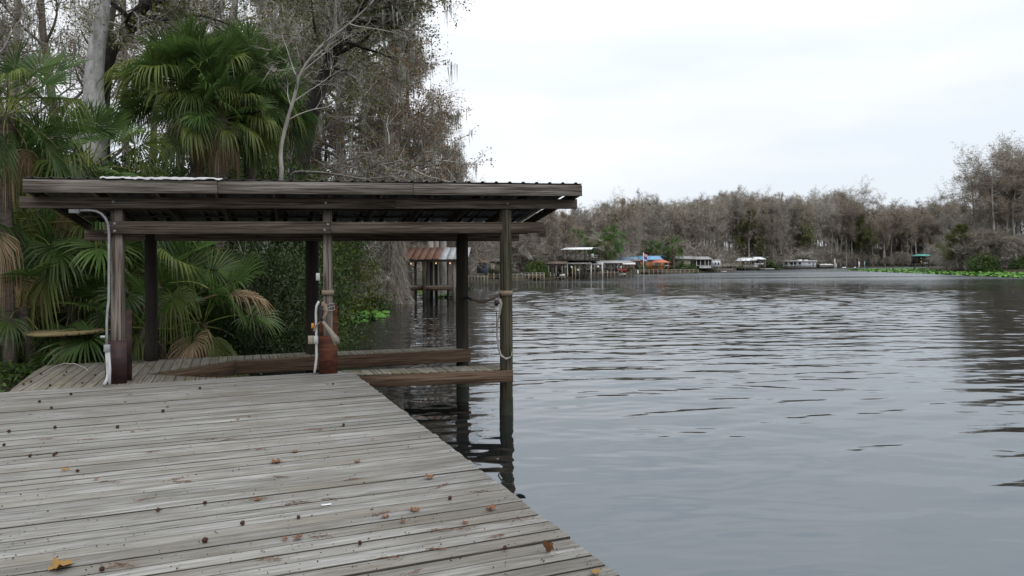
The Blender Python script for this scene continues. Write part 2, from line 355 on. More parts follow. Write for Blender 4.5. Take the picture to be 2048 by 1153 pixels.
def obj(name, me, parent=None, mat=None):
    o = bpy.data.objects.new(name, me); COL.objects.link(o)
    if parent is not None: o.parent = parent
    if mat is not None: o.matrix_basis = mat
    return o
def tag(o, label=None, cat=None, group=None, kind=None):
    if label: o['label'] = label
    if cat: o['category'] = cat
    if group: o['group'] = group
    if kind: o['kind'] = kind
    return o
def thing(name, label, cat, loc=(0, 0, 0), rz=0.0, group=None, scale=1.0):
    o = bpy.data.objects.new(name, None); COL.objects.link(o)
    o.empty_display_size = 0.2
    o.location = loc; o.rotation_euler = (0, 0, rz); o.scale = (scale,) * 3
    return tag(o, label, cat, group)
def nrm(v):
    v = np.asarray(v, float); return v / (np.linalg.norm(v, axis=-1, keepdims=True) + 1e-12)

BOXF = np.array([[0, 1, 2, 3], [7, 6, 5, 4], [0, 4, 5, 1], [1, 5, 6, 2], [2, 6, 7, 3], [3, 7, 4, 0]])
def abox(mb, x0, x1, y0, y1, z0, z1, mi=0):
    V = [(x0, y0, z0), (x0, y1, z0), (x1, y1, z0), (x1, y0, z0), (x0, y0, z1), (x0, y1, z1), (x1, y1, z1), (x1, y0, z1)]
    mb.add(V, BOXF, mi)
def hexa(mb, V, mi=0): mb.add(V, BOXF, mi)
def frames(pts):
    pts = np.asarray(pts, float)
    t = np.gradient(pts, axis=0); t = nrm(t)
    ref = np.array((0, 0, 1.0)) if abs(t[:, 2]).mean() < 0.8 else np.array((1.0, 0, 0))
    a = nrm(np.cross(t, ref)); b = np.cross(t, a)
    return t, a, b
def tube(mb, pts, radii, k=6, mi=0, cap=False, lobes=0.0, lobe_n=5):
    pts = np.asarray(pts, float); m = len(pts)
    radii = np.broadcast_to(np.asarray(radii, float), (m,))
    _, a, b = frames(pts)
    th = np.arange(k) / k * 2 * math.pi
    rr = radii[:, None] * np.ones(k)[None]
    V = pts[:, None, :] + (np.cos(th)[None, :, None] * a[:, None, :] + np.sin(th)[None, :, None] * b[:, None, :]) * rr[..., None]
    V = V.reshape(-1, 3)
    i = np.arange(m - 1)[:, None] * k; j = np.arange(k)[None]; j2 = (j + 1) % k
    Q = np.stack([i + j, i + j2, i + k + j2, i + k + j], -1).reshape(-1, 4)
    fs = [Q]
    if cap:
        n0 = len(V); V = np.vstack([V, pts[0], pts[-1]])
        jj = np.arange(k); fs.append(np.stack([jj, np.full(k, n0), (jj + 1) % k], -1))
        o = (m - 1) * k; fs.append(np.stack([o + jj, o + (jj + 1) % k, np.full(k, n0 + 1)], -1))
    mb.add(V, fs, mi)
def tris(mb, P, D, L, W, rng, mi=0):
    """thin tapered slivers from P along D"""
    n = len(P)
    if not n: return
    side = nrm(np.cross(D, rng.normal(size=(n, 3)))) * (np.broadcast_to(W, (n,)) / 2)[:, None]
    V = np.stack([P - side, P + side, P + D * np.broadcast_to(L, (n,))[:, None]], 1).reshape(-1, 3)
    mb.add(V, np.arange(3 * n).reshape(-1, 3), mi)
def leaves(mb, P, S, rng, mi=0, asp=0.5, droop=0.0):
    n = len(P)
    if not n: return
    S = np.broadcast_to(S, (n,))[:, None]
    a = rng.normal(size=(n, 3)); a[:, 2] -= droop; a = nrm(a)
    b = nrm(np.cross(a, rng.normal(size=(n, 3))))
    V = np.stack([P, P + a * S * 0.5 + b * S * asp / 2, P + a * S, P + a * S * 0.5 - b * S * asp / 2], 1).reshape(-1, 3)
    mb.add(V, np.arange(4 * n).reshape(-1, 4), mi)
def ribbon(mb, pts, wv, w, mi=0, thick=0.006):
    """a flat strap along pts; wv = width direction(s)"""
    pts = np.asarray(pts, float); m = len(pts)
    wv = nrm(np.broadcast_to(np.asarray(wv, float), (m, 3)))
    t = nrm(np.gradient(pts, axis=0)); nn = nrm(np.cross(t, wv)) * thick / 2
    w = np.broadcast_to(w, (m,))[:, None] / 2
    V = np.stack([pts - wv * w - nn, pts + wv * w - nn, pts + wv * w + nn, pts - wv * w + nn], 1).reshape(-1, 3)
    i = np.arange(m - 1)[:, None] * 4; j = np.arange(4)[None]; j2 = (j + 1) % 4
    mb.add(V, np.stack([i + j, i + j2, i + 4 + j2, i + 4 + j], -1).reshape(-1, 4), mi)

def timber(name, p0, p1, w, h, mat, parent, up=(0, 0, 1), ch=0.006, bow=0.0):
    """sawn timber from p0 to p1 (centre line), w across, h along up; local X = grain; chamfered edges"""
    p0 = np.asarray(p0, float); p1 = np.asarray(p1, float)
    x = nrm(p1 - p0); L = np.linalg.norm(p1 - p0)
    up = np.asarray(up, float); y = nrm(np.cross(up, x)); z = np.cross(x, y)
    a, b = w / 2, h / 2
    prof = np.array([(-a + ch, -b), (a - ch, -b), (a, -b + ch), (a, b - ch), (a - ch, b), (-a + ch, b), (-a, b - ch), (-a, -b + ch)])
    ns = 4
    V = []
    for i in range(ns):
        s = i / (ns - 1)
        for q in prof: V.append((s * L, q[0], q[1] + bow * 4 * s * (1 - s)))
    mb = MB(); k = 8
    i = np.arange(ns - 1)[:, None] * k; j = np.arange(k)[None]; j2 = (j + 1) % k
    Q = np.stack([i + j, i + j2, i + k + j2, i + k + j], -1).reshape(-1, 4)
    mb.add(V, [Q, np.arange(k)[::-1][None], (np.arange(k) + (ns - 1) * k)[None]])
    me = mb.mesh(name, mat)
    mw = Matrix([[x[0], y[0], z[0], p0[0]], [x[1], y[1], z[1], p0[1]], [x[2], y[2], z[2], p0[2]], [0, 0, 0, 1]])
    o = obj(name, me, parent)
    pl = parent.location if parent is not None else Vector((0, 0, 0))
    o.matrix_basis = Matrix.Translation(-pl) @ mw
    return o
def pole(name, p0, p1, r0, r1, mat, parent, k=14, wob=0.0, seed=0):
    p0 = np.asarray(p0, float); p1 = np.asarray(p1, float)
    x = nrm(p1 - p0); L = np.linalg.norm(p1 - p0)
    ref = np.array((0, 1.0, 0)); y = nrm(np.cross(ref, x)); z = np.cross(x, y)
    rg = np.random.default_rng(seed + 5)
    n = 9; s = np.linspace(0, 1, n)
    pts = np.stack([s * L, rg.normal(0, wob, n), rg.normal(0, wob, n)], -1)
    mb = MB(); tube(mb, pts, r0 + (r1 - r0) * s + rg.normal(0, wob * 0.4, n), k, cap=True)
    me = mb.mesh(name, mat, True)
    mw = Matrix([[x[0], y[0], z[0], p0[0]], [x[1], y[1], z[1], p0[1]], [x[2], y[2], z[2], p0[2]], [0, 0, 0, 1]])
    o = obj(name, me, parent)
    pl = parent.location if parent is not None else Vector((0, 0, 0))
    o.matrix_basis = Matrix.Translation(-pl) @ mw
    return o
def local(o, parent):
    """mesh written in world coordinates, hung under an unrotated Empty"""
    o.parent = parent; o.matrix_basis = Matrix.Translation(-parent.location); return o

# ------------------------------------------------------------------ the setting: water and land
def seg_dist(P, A, B):
    d = B - A; t = np.clip(((P - A) @ d) / (d @ d), 0, 1)
    return np.linalg.norm(P - (A + t[:, None] * d), axis=1)
def sdf(P, poly):
    poly = np.asarray(poly, float); n = len(poly)
    D = np.full(len(P), 1e9); ins = np.zeros(len(P), bool)
    for i in range(n):
        A, B = poly[i], poly[(i + 1) % n]
        D = np.minimum(D, seg_dist(P, A, B))
        c = ((A[1] > P[:, 1]) != (B[1] > P[:, 1]))
        with np.errstate(divide='ignore', invalid='ignore'):
            xi = (B[0] - A[0]) * (P[:, 1] - A[1]) / (B[1] - A[1] + 1e-12) + A[0]
        ins ^= c & (P[:, 0] < xi)
    return np.where(ins, D, -D)
SHORE = [(-9.4, -60), (-8.8, 0), (-8.3, 8), (-7.9, 11), (-7.3, 14), (-6.6, 18.0), (-7.2, 22), (-8.8, 28), (-9.9, 36), (-10.4, 44), (-8.9, 48.5), (-7.9, 58),
         (-4.8, 80), (1.5, 98), (14, 117), (29, 147), (48, 163), (66, 200), (79, 211), (113, 264), (158, 314), (205, 334), (330, 345), (1100, 380)]
LAND_A = SHORE + [(1100, 1500), (-1000, 1500), (-1000, -60)]
LAND_B = [(133, 224), (112, 182), (95, 147), (97, 133), (112, 118), (190, 96), (600, 60), (1100, 50), (1100, 305), (600, 300), (190, 262)]
def ground_z(P):
    P = np.asarray(P, float).reshape(-1, 2)
    s = np.maximum(sdf(P, LAND_A), sdf(P, LAND_B))
    h = np.where(s < 0, np.maximum(s * 0.5, -2.5), np.where(s < 1.2, s * 0.40, 0.48 + 0.5 * (1 - np.exp(-(s - 1.2) / 6)) + 5.0 * np.clip((s - 24) / 60, 0, 1) ** 1.4))
    return WATER - 0.02 + h + (s > 0.5) * 0.10 * np.sin(P[:, 0] * 1.3 + 2) * np.sin(P[:, 1] * 0.9)
def gz(x, y): return float(ground_z([(x, y)])[0])
def axis(lo, hi, c, d0, gr):
    a = [c]; d = d0
    while a[-1] < hi: a.append(a[-1] + d); d *= gr
    b = [c]; d = d0
    while b[-1] > lo: b.append(b[-1] - d); d *= gr
    return np.array(sorted(set(b[1:] + a)))
gx = axis(-1000, 1100, -8, 0.7, 1.035); gy = axis(-60, 1400, 14, 0.7, 1.026)
GX, GY = np.meshgrid(gx, gy)
PT = np.stack([GX.ravel(), GY.ravel()], -1)
GZ = ground_z(PT)
nx, ny = len(gx), len(gy)
ii = np.arange(ny - 1)[:, None] * nx + np.arange(nx - 1)[None]
Q = np.stack([ii, ii + 1, ii + nx + 1, ii + nx], -1).reshape(-1, 4)
mb = MB(); mb.add(np.column_stack([PT, GZ]), Q)
tag(mb.build('ground', 'soil', smooth=True), kind='structure')
# river surface: one sheet, finely tessellated where the view is, with real wind waves
rng = np.random.default_rng(12)
rad = np.concatenate([np.linspace(0.4, 3, 14, endpoint=False), 3 + np.linspace(0, 1, 980) ** 1.12 * 66, 69 * 1.045 ** np.arange(1, 76)])
az = np.radians(np.concatenate([np.linspace(-38, 40, 430, endpoint=False), np.linspace(40, 322, 70, endpoint=False)]))
RR_, AA_ = np.meshgrid(rad, az, indexing='ij'); WX = RR_ * np.sin(AA_); WY = RR_ * np.cos(AA_)
NW = 56; lam = np.exp(rng.uniform(math.log(0.27), math.log(1.7), NW)); ang = math.radians(96) + rng.normal(0, 0.31, NW); ph = rng.uniform(0, 6.28, NW)
hgt_ = np.zeros_like(WX)
for l, a, p_ in zip(lam, ang, ph):
    k = 2 * math.pi / l; hgt_ += l / (2 * math.pi) * np.sin(k * (WX * math.cos(a) + WY * math.sin(a)) + p_)
hgt_ *= 0.062 * math.sqrt(2 / NW)
gust = 0.78 + 0.34 * np.sin(WX * 0.11 + 0.4 * np.sin(WY * 0.07)) * np.sin(WY * 0.16 + 0.05 * WX + 1.1)
lee = 0.62 + 0.38 * np.clip((RR_ - 6) / 16, 0, 1); fade = np.clip((80 - RR_) / 18, 0, 1)
V = np.stack([WX, WY, WATER + hgt_ * gust * lee * fade], -1).reshape(-1, 3); V = np.vstack([V, [(0, 0, WATER)]])
nr, na = len(rad), len(az); ii = np.arange(nr - 1)[:, None] * na; jj = np.arange(na)[None]; j2 = (jj + 1) % na
mb = MB(); mb.add(V, [np.stack([ii + jj, ii + na + jj, ii + na + j2, ii + j2], -1).reshape(-1, 4), np.stack([np.arange(na), (np.arange(na) + 1) % na, np.full(na, nr * na)], -1)])
tag(mb.build('river_water', 'river_water', smooth=True), kind='structure')

# ------------------------------------------------------------------ decks
rnd = random.Random(7)
def strips(poly, d, pitch, gap, min_len=0.12):
    """cut a polygon into planks running along unit direction d; yields 4 corners per plank"""
    d = np.array(d, float); n = np.array((-d[1], d[0]))
    P = np.asarray(poly, float); S = P @ d; T = P @ n
    def cross(t):
        r = []
        for i in range(len(P)):
            j = (i + 1) % len(P)
            if (T[i] > t) != (T[j] > t):
                r.append(S[i] + (t - T[i]) / (T[j] - T[i]) * (S[j] - S[i]))
        return sorted(r)
    t = T.min() + 1e-4
    while t < T.max():
        a, b = t + gap / 2, t + pitch - gap / 2
        ca, cb = cross(a), cross(b)
        if len(ca) != len(cb):
            ca = cb = cross((a + b) / 2)
        for k in range(0, len(ca) - 1, 2):
            if max(ca[k + 1] - ca[k], cb[k + 1] - cb[k]) > min_len:
                yield d, n, a, b, ca[k], ca[k + 1], cb[k], cb[k + 1]
        t += pitch
def plank(parent, rec, z, th, mat, jit=0.0, end=0.0, cup=0.003):
    d, n, a, b, s0a, s1a, s0b, s1b = rec
    e0, e1 = rnd.uniform(-end, end), rnd.uniform(-end, end)
    s0 = min(s0a, s0b); c = 0.006; ns = 5
    z = z + rnd.uniform(-jit, jit); tilt = rnd.uniform(-jit, jit) * 0.6
    org = d * s0 + n * (a + b) / 2; w = (b - a) / 2
    V = []; sag = [rnd.uniform(-1, 1) * jit * 0.6 for _ in range(ns)]
    prof = [(-w, -th), (w, -th), (w, -c), (w - c, -0.0012), (w * 0.45, -cup), (-w * 0.45, -cup), (-w + c, -0.0012), (-w, -c)]
    for i in range(ns):
        u = i / (ns - 1)
        for q, zz in prof:
            f = (q + w) / (2 * w)
            sa = (s0a + e0) * (1 - f) + (s0b + e0) * f; sb = (s1a + e1) * (1 - f) + (s1b + e1) * f
            V.append((sa + (sb - sa) * u - s0, q, zz + sag[i] + tilt * (q / w)))
    mb = MB(); k = 8
    i = np.arange(ns - 1)[:, None] * k; j = np.arange(k)[None]; j2 = (j + 1) % k
    mb.add(V, [np.stack([i + j, i + j2, i + k + j2, i + k + j], -1).reshape(-1, 4), np.arange(k)[::-1][None], (np.arange(k) + (ns - 1) * k)[None]])
    o = obj('plank', mb.mesh('plank', mat), parent)
    pl = parent.location
    o.matrix_basis = Matrix.Translation(-pl) @ Matrix([[d[0], n[0], 0, org[0]], [d[1], n[1], 0, org[1]], [0, 0, 1, z], [0, 0, 0, 1]])
    return o

BA = math.radians(21.8); BD = np.array((math.cos(BA), math.sin(BA)))            # direction of the deck's planks
EA = math.radians(23.7); ED = np.array((-math.sin(EA), math.cos(EA)))            # direction of the deck's water edge
E0 = np.array((0.037, 5.005)); CORNER = E0 + ED * 6.57
far_l = CORNER - BD * 7.6
DECK = [CORNER, far_l, far_l - ED * 13.2, E0 - ED * 7.2]
deck = thing('wooden_deck', 'wide weathered grey plank deck scattered with fallen leaves', 'deck', (-2.5, 6, 0))
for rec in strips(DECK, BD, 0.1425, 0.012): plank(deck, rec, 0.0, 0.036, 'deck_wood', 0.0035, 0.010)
for off in (0.06, 1.6, 3.2, 4.8, 6.4):                                           # joists under the planks
    a = E0 - ED * 7.0 - BD * off; b = CORNER - ED * 0.15 - BD * off
    timber('joist', (*a, -0.135), (*b, -0.135), 0.045, 0.19, 'joist_wood', deck)
for s in (-4, -1, 2.2, 5.2):
    p = E0 + ED * s - BD * 0.22
    pole('pile', (*p, -2.2), (*p, -0.05), 0.10, 0.10, 'pile_wood', deck)
    p = E0 + ED * s - BD * 3.6
    pole('pile', (*p, -2.2), (*p, -0.05), 0.10, 0.10, 'pile_wood', deck)

nl_ = MB(); tn = (DECK[2] @ np.array((-BD[1], BD[0])))
nd = np.array((-BD[1], BD[0])); rowsN = list(strips(DECK, BD, 0.1425, 0.012)); V = []
for d, n, a, b, s0a, s1a, s0b, s1b in rowsN:
    for off in (0.06, 1.6, 3.2, 4.8, 6.4):
        q = E0 - BD * off; k = ((a + b) / 2 - q @ n) / (ED @ n); c = q + ED * k
        for f in (-0.035, 0.035):
            x, y = c + n * (f + rnd.uniform(-0.008, 0.008)) + d * rnd.uniform(-0.012, 0.012); r = 0.0045
            V += [(x + r * math.cos(t), y + r * math.sin(t), 0.0025) for t in (0, 1.047, 2.094, 3.1416, 4.189, 5.236)]
nl_.add(V, np.arange(len(V)).reshape(-1, 6)); tag(local(nl_.build('nail_heads', 'seed_ball'), deck), kind='stuff')
WD = np.array((-math.sin(math.radians(22.5)), math.cos(math.radians(22.5))))      # walkway planks run away from the camera
pA, pB, pC, pD = np.array((-5.86, 10.89)), np.array((-5.06, 12.44)), np.array((-0.90, 13.77)), np.array((-4.63, 10.46))
fl = lambda t: CORNER - BD * t + ED * 0.012
WALK = [fl(0.75), pD, pA, pB, pC, np.array((-1.04, 14.22)), np.array((-4.25, 13.32)), np.array((-6.67, 12.42)), np.array((-8.18, 11.87)), fl(4.62)]
walk = thing('dock_walkway', 'brown plank walkway bending behind the boat slip', 'walkway', (-6.2, 11.2, 0))
for rec in strips(WALK, WD, 0.146, 0.010): plank(walk, rec, -0.003, 0.036, 'walk_wood', 0.002, 0.004)
nBC = nrm(np.array((pC - pB)[::-1]) * (1, -1)); nAB = nrm(np.array((pB - pA)[::-1]) * (1, -1))
o2 = lambda p, n, d: np.array((p[0] + n[0] * d, p[1] + n[1] * d))
timber('stringer', (*o2(pA, nAB, 0.03), -0.155), (*o2(pB, nAB, 0.03), -0.155), 0.045, 0.24, 'joist_wood', walk)
timber('stringer', (*o2(pB, nBC, 0.03), -0.150), (*o2(pC + (pC - pB) * 0.01, nBC, 0.03), -0.13), 0.045, 0.25, 'joist_wood', walk)
timber('stringer', (*o2(pB, -nBC, 0.42), -0.16), (*o2(pC, -nBC, 0.42), -0.16), 0.045, 0.22, 'joist_wood', walk)
for p in ((-6.9, 12.2), (-7.8, 11.6), (-6.4, 10.2), (-7.2, 10.4)):
    pole('pile', (*p, -1.6), (*p, -0.05), 0.09, 0.09, 'pile_wood', walk)

FING = [np.array((-3.05, 10.80)), np.array((-2.45, 10.78)), np.array((-0.20, 11.14)), np.array((-0.22, 11.62)), np.array((-2.85, 11.06)), np.array((-3.2, 10.98))]
FING = [CORNER + np.array((0.10, -0.30)), np.array((-0.20, 11.10)), np.array((-0.22, 11.60)), CORNER + np.array((-0.25, 0.05))]
fing = thing('finger_pier', 'narrow plank finger pier running out to the front round pile', 'pier', (-1.4, 11.2, 0))
for rec in strips(FING, WD, 0.143, 0.009): plank(fing, rec, 0.0, 0.036, 'walk_wood', 0.002, 0.004)
q0 = CORNER + np.array((0.06, -0.27)); q1 = np.array((0.005, 11.10))
timber('stringer', (*q0, -0.135), (*q1, -0.115), 0.045, 0.19, 'joist_wood', fing)
timber('stringer', (CORNER[0], CORNER[1] + 0.05, -0.145), (-0.22, 11.56, -0.145), 0.045, 0.20, 'joist_wood', fing)

# ------------------------------------------------------------------ boathouse over the slip
bh = thing('boathouse', 'open timber boathouse with ribbed metal shed roof over the slip', 'boathouse', (-3, 12, 0))
Lp = np.array((-5.80, 10.05)); Mp = np.array((-2.93, 10.86)); Rp = np.array((-0.108, 11.38))
RL = np.array((-6.56, 12.40)); RM = np.array((-3.88, 13.25)); RR = np.array((-1.02, 13.95))
fdir = nrm(np.array((5.69, 1.42))); fn = np.array((fdir[1], -fdir[0]))             # along the front, towards the camera
up3 = (0, 0, 1)
# heights above the deck (eye + offset), the frame climbs a little towards the river
def hz(x, a, b): return EYE + a + (b - a) * (x + 5.8) / 5.9
for p, zz in ((Lp, 0), (Mp, 0)):
    top = hz(p[0], 0.95, 1.02); w = 0.155 if p is Lp else 0.14
    timber('post', (*p, 0.02), (*p, top), w, w, 'post_wood', bh, up=(fn[0], fn[1], 0), ch=0.008)
pole('pile', (*Rp, -2.4), (*Rp, hz(Rp[0], 0.95, 1.0)), 0.115, 0.10, 'pile_wood', bh, 18, 0.004, 1)
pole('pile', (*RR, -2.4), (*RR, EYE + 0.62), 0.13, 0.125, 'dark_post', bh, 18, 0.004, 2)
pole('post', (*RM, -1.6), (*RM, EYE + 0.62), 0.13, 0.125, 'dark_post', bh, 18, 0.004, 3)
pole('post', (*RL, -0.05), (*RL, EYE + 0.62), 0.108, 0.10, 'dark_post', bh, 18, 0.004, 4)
for p, r in ((Rp, 0.1165), (RR, 0.1325)):
    mb = MB(); n = 10; q = np.linspace(-1.05, -0.52 if p is Rp else -0.45, n); tube(mb, [(p[0], p[1], z) for z in q], np.linspace(r + 0.003, r - 0.002, n), 18)
    tag(local(mb.build('algae_band', 'algae', smooth=True), bh), 'dark wet algae band round a pile at the waterline')
def fl2(x, off):                       # point on the front line at world x, moved towards the camera by off
    t = (x - Lp[0]) / fdir[0]; return Lp + fdir * t + fn * off
def fbeam(name, x0, x1, off, a, b, h, w, mat, **k):
    p, q = fl2(x0, off), fl2(x1, off)
    return timber(name, (*p, hz(p[0], a, b)), (*q, hz(q[0], a, b)), w, h, mat, bh, **k)
fbeam('beam', -5.93, -2.86, 0.128, 0.552, 0.594, 0.185, 0.045, 'beam_wood')
fbeam('beam', -2.855, 0.50, 0.130, 0.550, 0.594, 0.180, 0.045, 'beam_wood')
fbeam('beam', -5.90, 0.30, -0.135, 0.56, 0.59, 0.185, 0.045, 'beam_wood')
fbeam('beam', -6.95, -1.9, 0.180, 0.910, 0.985, 0.165, 0.05, 'beam_wood')
fbeam('beam', -1.895, 1.06, 0.182, 0.910, 0.985, 0.165, 0.05, 'beam_wood')
# roof plane
FLc = np.array((-6.68, 9.35, EYE + 1.205)); FRc = np.array((1.16, 11.36, EYE + 1.305))
DV = np.array((-0.97, 3.02, 0)); RLc = FLc + DV; RLc[2] = EYE + 0.80; RRc = FRc + DV; RRc[2] = EYE + 0.87
def roof(u, v, dz=0.0):
    p = (FLc * (1 - u) + FRc * u) * (1 - v) + (RLc * (1 - u) + RRc * u) * v
    return p + np.array((0, 0, dz))
ru = nrm(FRc - FLc)
for a, b in ((0.0, 0.305), (0.306, 0.655), (0.656, 1.0)):
    timber('fascia_board', roof(a, 0, -0.105) + np.array((fn[0], fn[1], 0)) * 0.02, roof(b, 0, -0.105) + np.array((fn[0], fn[1], 0)) * 0.02, 0.04, 0.182, 'fascia_wood', bh)
for u in np.linspace(0.004, 0.996, 11):
    timber('rafter', roof(u, 0.012, -0.125), roof(u, 0.99, -0.125), 0.04, 0.14, 'beam_wood', bh)
for v in (0.2, 0.4, 0.6, 0.8):
    timber('purlin', roof(0.01, v, -0.033), roof(0.99, v, -0.033), 0.085, 0.036, 'beam_wood', bh)
rb0 = RL + nrm(RM - RL) * -1.05; rb1 = RR + nrm(RR - RM) * 1.2
timber('beam', (*rb0, EYE + 0.535), (*rb1, EYE + 0.55), 0.05, 0.185, 'beam_wood', bh)
NP = 9
for i in range(NP):                     # ribbed sheets, each its own
    u0, u1 = i / NP, (i + 1) / NP
    mb = MB(); prof = []
    for r in range(4):
        c = (r + 0.5) / 4
        for dx, hh in ((-0.5, 0), (-0.13, 0), (-0.07, 0.020), (0.07, 0.020), (0.13, 0), (0.5, 0)):
            prof.append((u0 + (u1 - u0) * (c + dx / 4), hh))
    ve = -0.012 + rnd.uniform(-0.004, 0.003)
    V = []
    for v in (ve, 0.5, 1.015):
        for u, hh in prof: V.append(roof(u, v, 0.002 + hh + 0.003 * (i % 2)))
    for v in (ve, 0.5, 1.015):
        for u, hh in prof: V.append(roof(u, v, -0.002 + hh + 0.003 * (i % 2)))
    k = len(prof); a = np.arange(k - 1)
    fs = []
    for r in range(2):
        fs.append(np.stack([r * k + a, r * k + a + 1, (r + 1) * k + a + 1, (r + 1) * k + a], -1))
        fs.append(np.stack([(3 + r) * k + a + 1, (3 + r) * k + a, (4 + r) * k + a, (4 + r) * k + a + 1], -1))
    fs.append(np.stack([a, 3 * k + a, 3 * k + a + 1, a + 1], -1)); fs.append(np.stack([2 * k + a + 1, 5 * k + a + 1, 5 * k + a, 2 * k + a], -1))
    mb.add(V, fs); local(mb.build('roof_sheet', 'roof_metal'), bh)
# crumpled white flashing on the front edge
mb = MB(); us = np.linspace(0.117, 0.314, 40); rg = np.random.default_rng(3); V = []
for u in us:
    ln = 0.5 + 0.5 * math.sin((u - 0.117) / 0.197 * math.pi); jz = rg.uniform(-0.012, 0.004)
    p = roof(u, -0.022, 0.024 + jz); V += [roof(u, 0.04, 0.030), p, p + np.array((0, 0, -0.004 - 0.03 * ln + rg.uniform(-0.01, 0.01)))]
i = np.arange(39) * 3
mb.add(V, [np.stack([i, i + 1, i + 4, i + 3], -1), np.stack([i + 1, i + 2, i + 5, i + 4], -1)])
o = local(mb.build('flashing', 'white_sheet'), bh); tag(o, 'crumpled white flashing lapped over the roof edge')
# rusty steel H-pile stubs behind/around the front posts
for p, z_front, z_back, mat, w in ((Lp, 0.63, 1.05, 'rust_dark', 0.285), (Mp, 0.60, 1.08, 'rust', 0.285)):
    mb = MB(); x = fdir; n = fn
    def pl(c0, c1, d0, d1, z0, z1):
        q = lambda a, b, z: (*(p + x * a + n * b), z)
        hexa(mb, [q(c0, d1, z0), q(c0, d0, z0), q(c1, d0, z0), q(c1, d1, z0), q(c0, d1, z1), q(c0, d0, z1), q(c1, d0, z1), q(c1, d1, z1)])
    pl(-w / 2, w / 2, 0.118, 0.132, 0.002, z_front)
    pl(-w / 2, w / 2, -0.132, -0.118, 0.002, z_back)
    pl(-w / 2 + 0.003, -w / 2 + 0.016, -0.1175, 0.1175, 0.002, z_front - 0.01)
    o = local(mb.build('steel_sleeve', mat), bh); tag(o, 'rusted steel stub clasping the foot of a post')
# fillers: post foot down into the sleeve is hidden; conduits
def conduit(name, pts, r, mat, k=8):
    mb = MB(); tube(mb, pts, r, k, cap=True); return local(mb.build(name, mat, smooth=True), bh)
Zc = 9.93
c1 = conduit('conduit', [at(*q) for q in ((160, 421.5, 9.72), (178, 421, 9.74), (192, 422.5, 9.76), (203, 428, 9.78), (211, 437, 9.80), (216, 448, 9.82), (218, 470, 9.84), (218, 540, 9.86), (217.5, 600, 9.86), (215, 622, 9.85),
                            (213.5, 645, 9.84), (213.5, 690, 9.82))], 0.017, 'galv')
conduit('conduit', [at(*q) for q in ((214, 705, 9.80), (215, 730, 9.78), (216, 748, 9.76), (214, 760, 9.72), (208, 770, 9.64))], 0.024, 'pvc')
conduit('conduit', [at(*q) for q in ((218, 704, 9.80), (220, 740, 9.77), (219, 769, 9.70))], 0.018, 'pvc')
def boxpart(name, c, s, mat, parent=bh, ch=0.004):
    c = np.asarray(c); return timber(name, (*(c[:2] - fdir * s[0] / 2), c[2]), (*(c[:2] + fdir * s[0] / 2), c[2]), s[1], s[2], mat, parent, ch=ch)
boxpart('junction_box', at(214.5, 697, 9.80), (0.075, 0.06, 0.105), 'galv')
boxpart('junction_box', at(149, 423, 9.72), (0.13, 0.06, 0.055), 'galv')
boxpart('valve', at(206, 674, 9.80), (0.06, 0.03, 0.03), 'pvc')
conduit('conduit', [at(*q) for q in ((638, 603, 10.66), (633, 612, 10.64), (632, 625, 10.62), (632.5, 670, 10.62), (633, 715, 10.62), (631, 732, 10.60), (629, 746, 10.58))], 0.02, 'pvc')
boxpart('junction_box', at(622, 680, 10.62), (0.085, 0.07, 0.125), 'tan_box')
boxpart('junction_box', at(632, 680, 10.60), (0.065, 0.05, 0.12), 'pvc')
boxpart('switch_box', at(636, 554, 10.72), (0.06, 0.05, 0.115), 'pvc')
boxpart('buckle', at(625.5, 652, 10.62), (0.04, 0.03, 0.08), 'orange')
def bolt(px, py, Z, r=0.02):
    c = at(px, py, Z); v = np.array((fn[0], fn[1], 0)); mb = MB()
    tube(mb, [c - v * 0.03, c + v * 0.012], r, 10, cap=True); tube(mb, [c + v * 0.012, c + v * 0.028], r * 0.55, 6, cap=True); local(mb.build('bolt', 'galv'), bh)
for x, a in ((-5.80, 0.50), (-5.80, 0.61), (-2.95, 0.53), (-2.90, 0.62), (-0.12, 0.54), (-0.12, 0.65)):
    p = fl2(x, 0.155); v = np.array((fn[0], fn[1], 0)); c = np.array((p[0], p[1], EYE + a)); mb = MB()
    tube(mb, [c - v * 0.03, c + v * 0.006], 0.02, 10, cap=True); tube(mb, [c + v * 0.006, c + v * 0.02], 0.011, 6, cap=True); local(mb.build('bolt', 'galv'), bh)
for x in (-5.8, -2.93, -0.12):
    p = fl2(x, 0.21); v = np.array((fn[0], fn[1], 0)); c = np.array((p[0], p[1], hz(x, 0.92, 0.99))); mb = MB()
    tube(mb, [c - v * 0.03, c + v * 0.006], 0.02, 10, cap=True); local(mb.build('bolt', 'galv'), bh)

# lifting straps (they hang on the posts, so they are things)
def wrap(mb, c, r, z, w, n=25, z2=None, sq=False):
    th = np.linspace(0, 2 * math.pi, n)
    if sq:
        cs, sn = np.cos(th), np.sin(th); m = np.maximum(abs(cs), abs(sn)); lx, ly = cs / m * r, sn / m * r
        pts = [(*(c + fdir * a + fn * b), z) for a, b in zip(lx, ly)]
    else: pts = [(c[0] + r * math.cos(t), c[1] + r * math.sin(t), z + (0 if z2 is None else (z2 - z) * (0.5 - 0.5 * math.cos(t)))) for t in th]
    ribbon(mb, pts, (0, 0, 1), w, 0)
mb = MB(); wrap(mb, Rp, 0.113, at(1010, 587, 11.27)[2], 0.085)
a0 = at(999, 589, 11.25); a1 = at(938, 596, 13.78)
s = np.linspace(0, 1, 14)[:, None]
pts = a0 * (1 - s) + a1 * s - np.array((0, 0, 0.10)) * np.sin(s * math.pi)
mb2 = MB(); ribbon(mb2, pts, (0, 0, 1), 0.05)
t1 = thing('mooring_strap', 'tan webbing strap slung between the front and rear round piles', 'strap', tuple(a0))
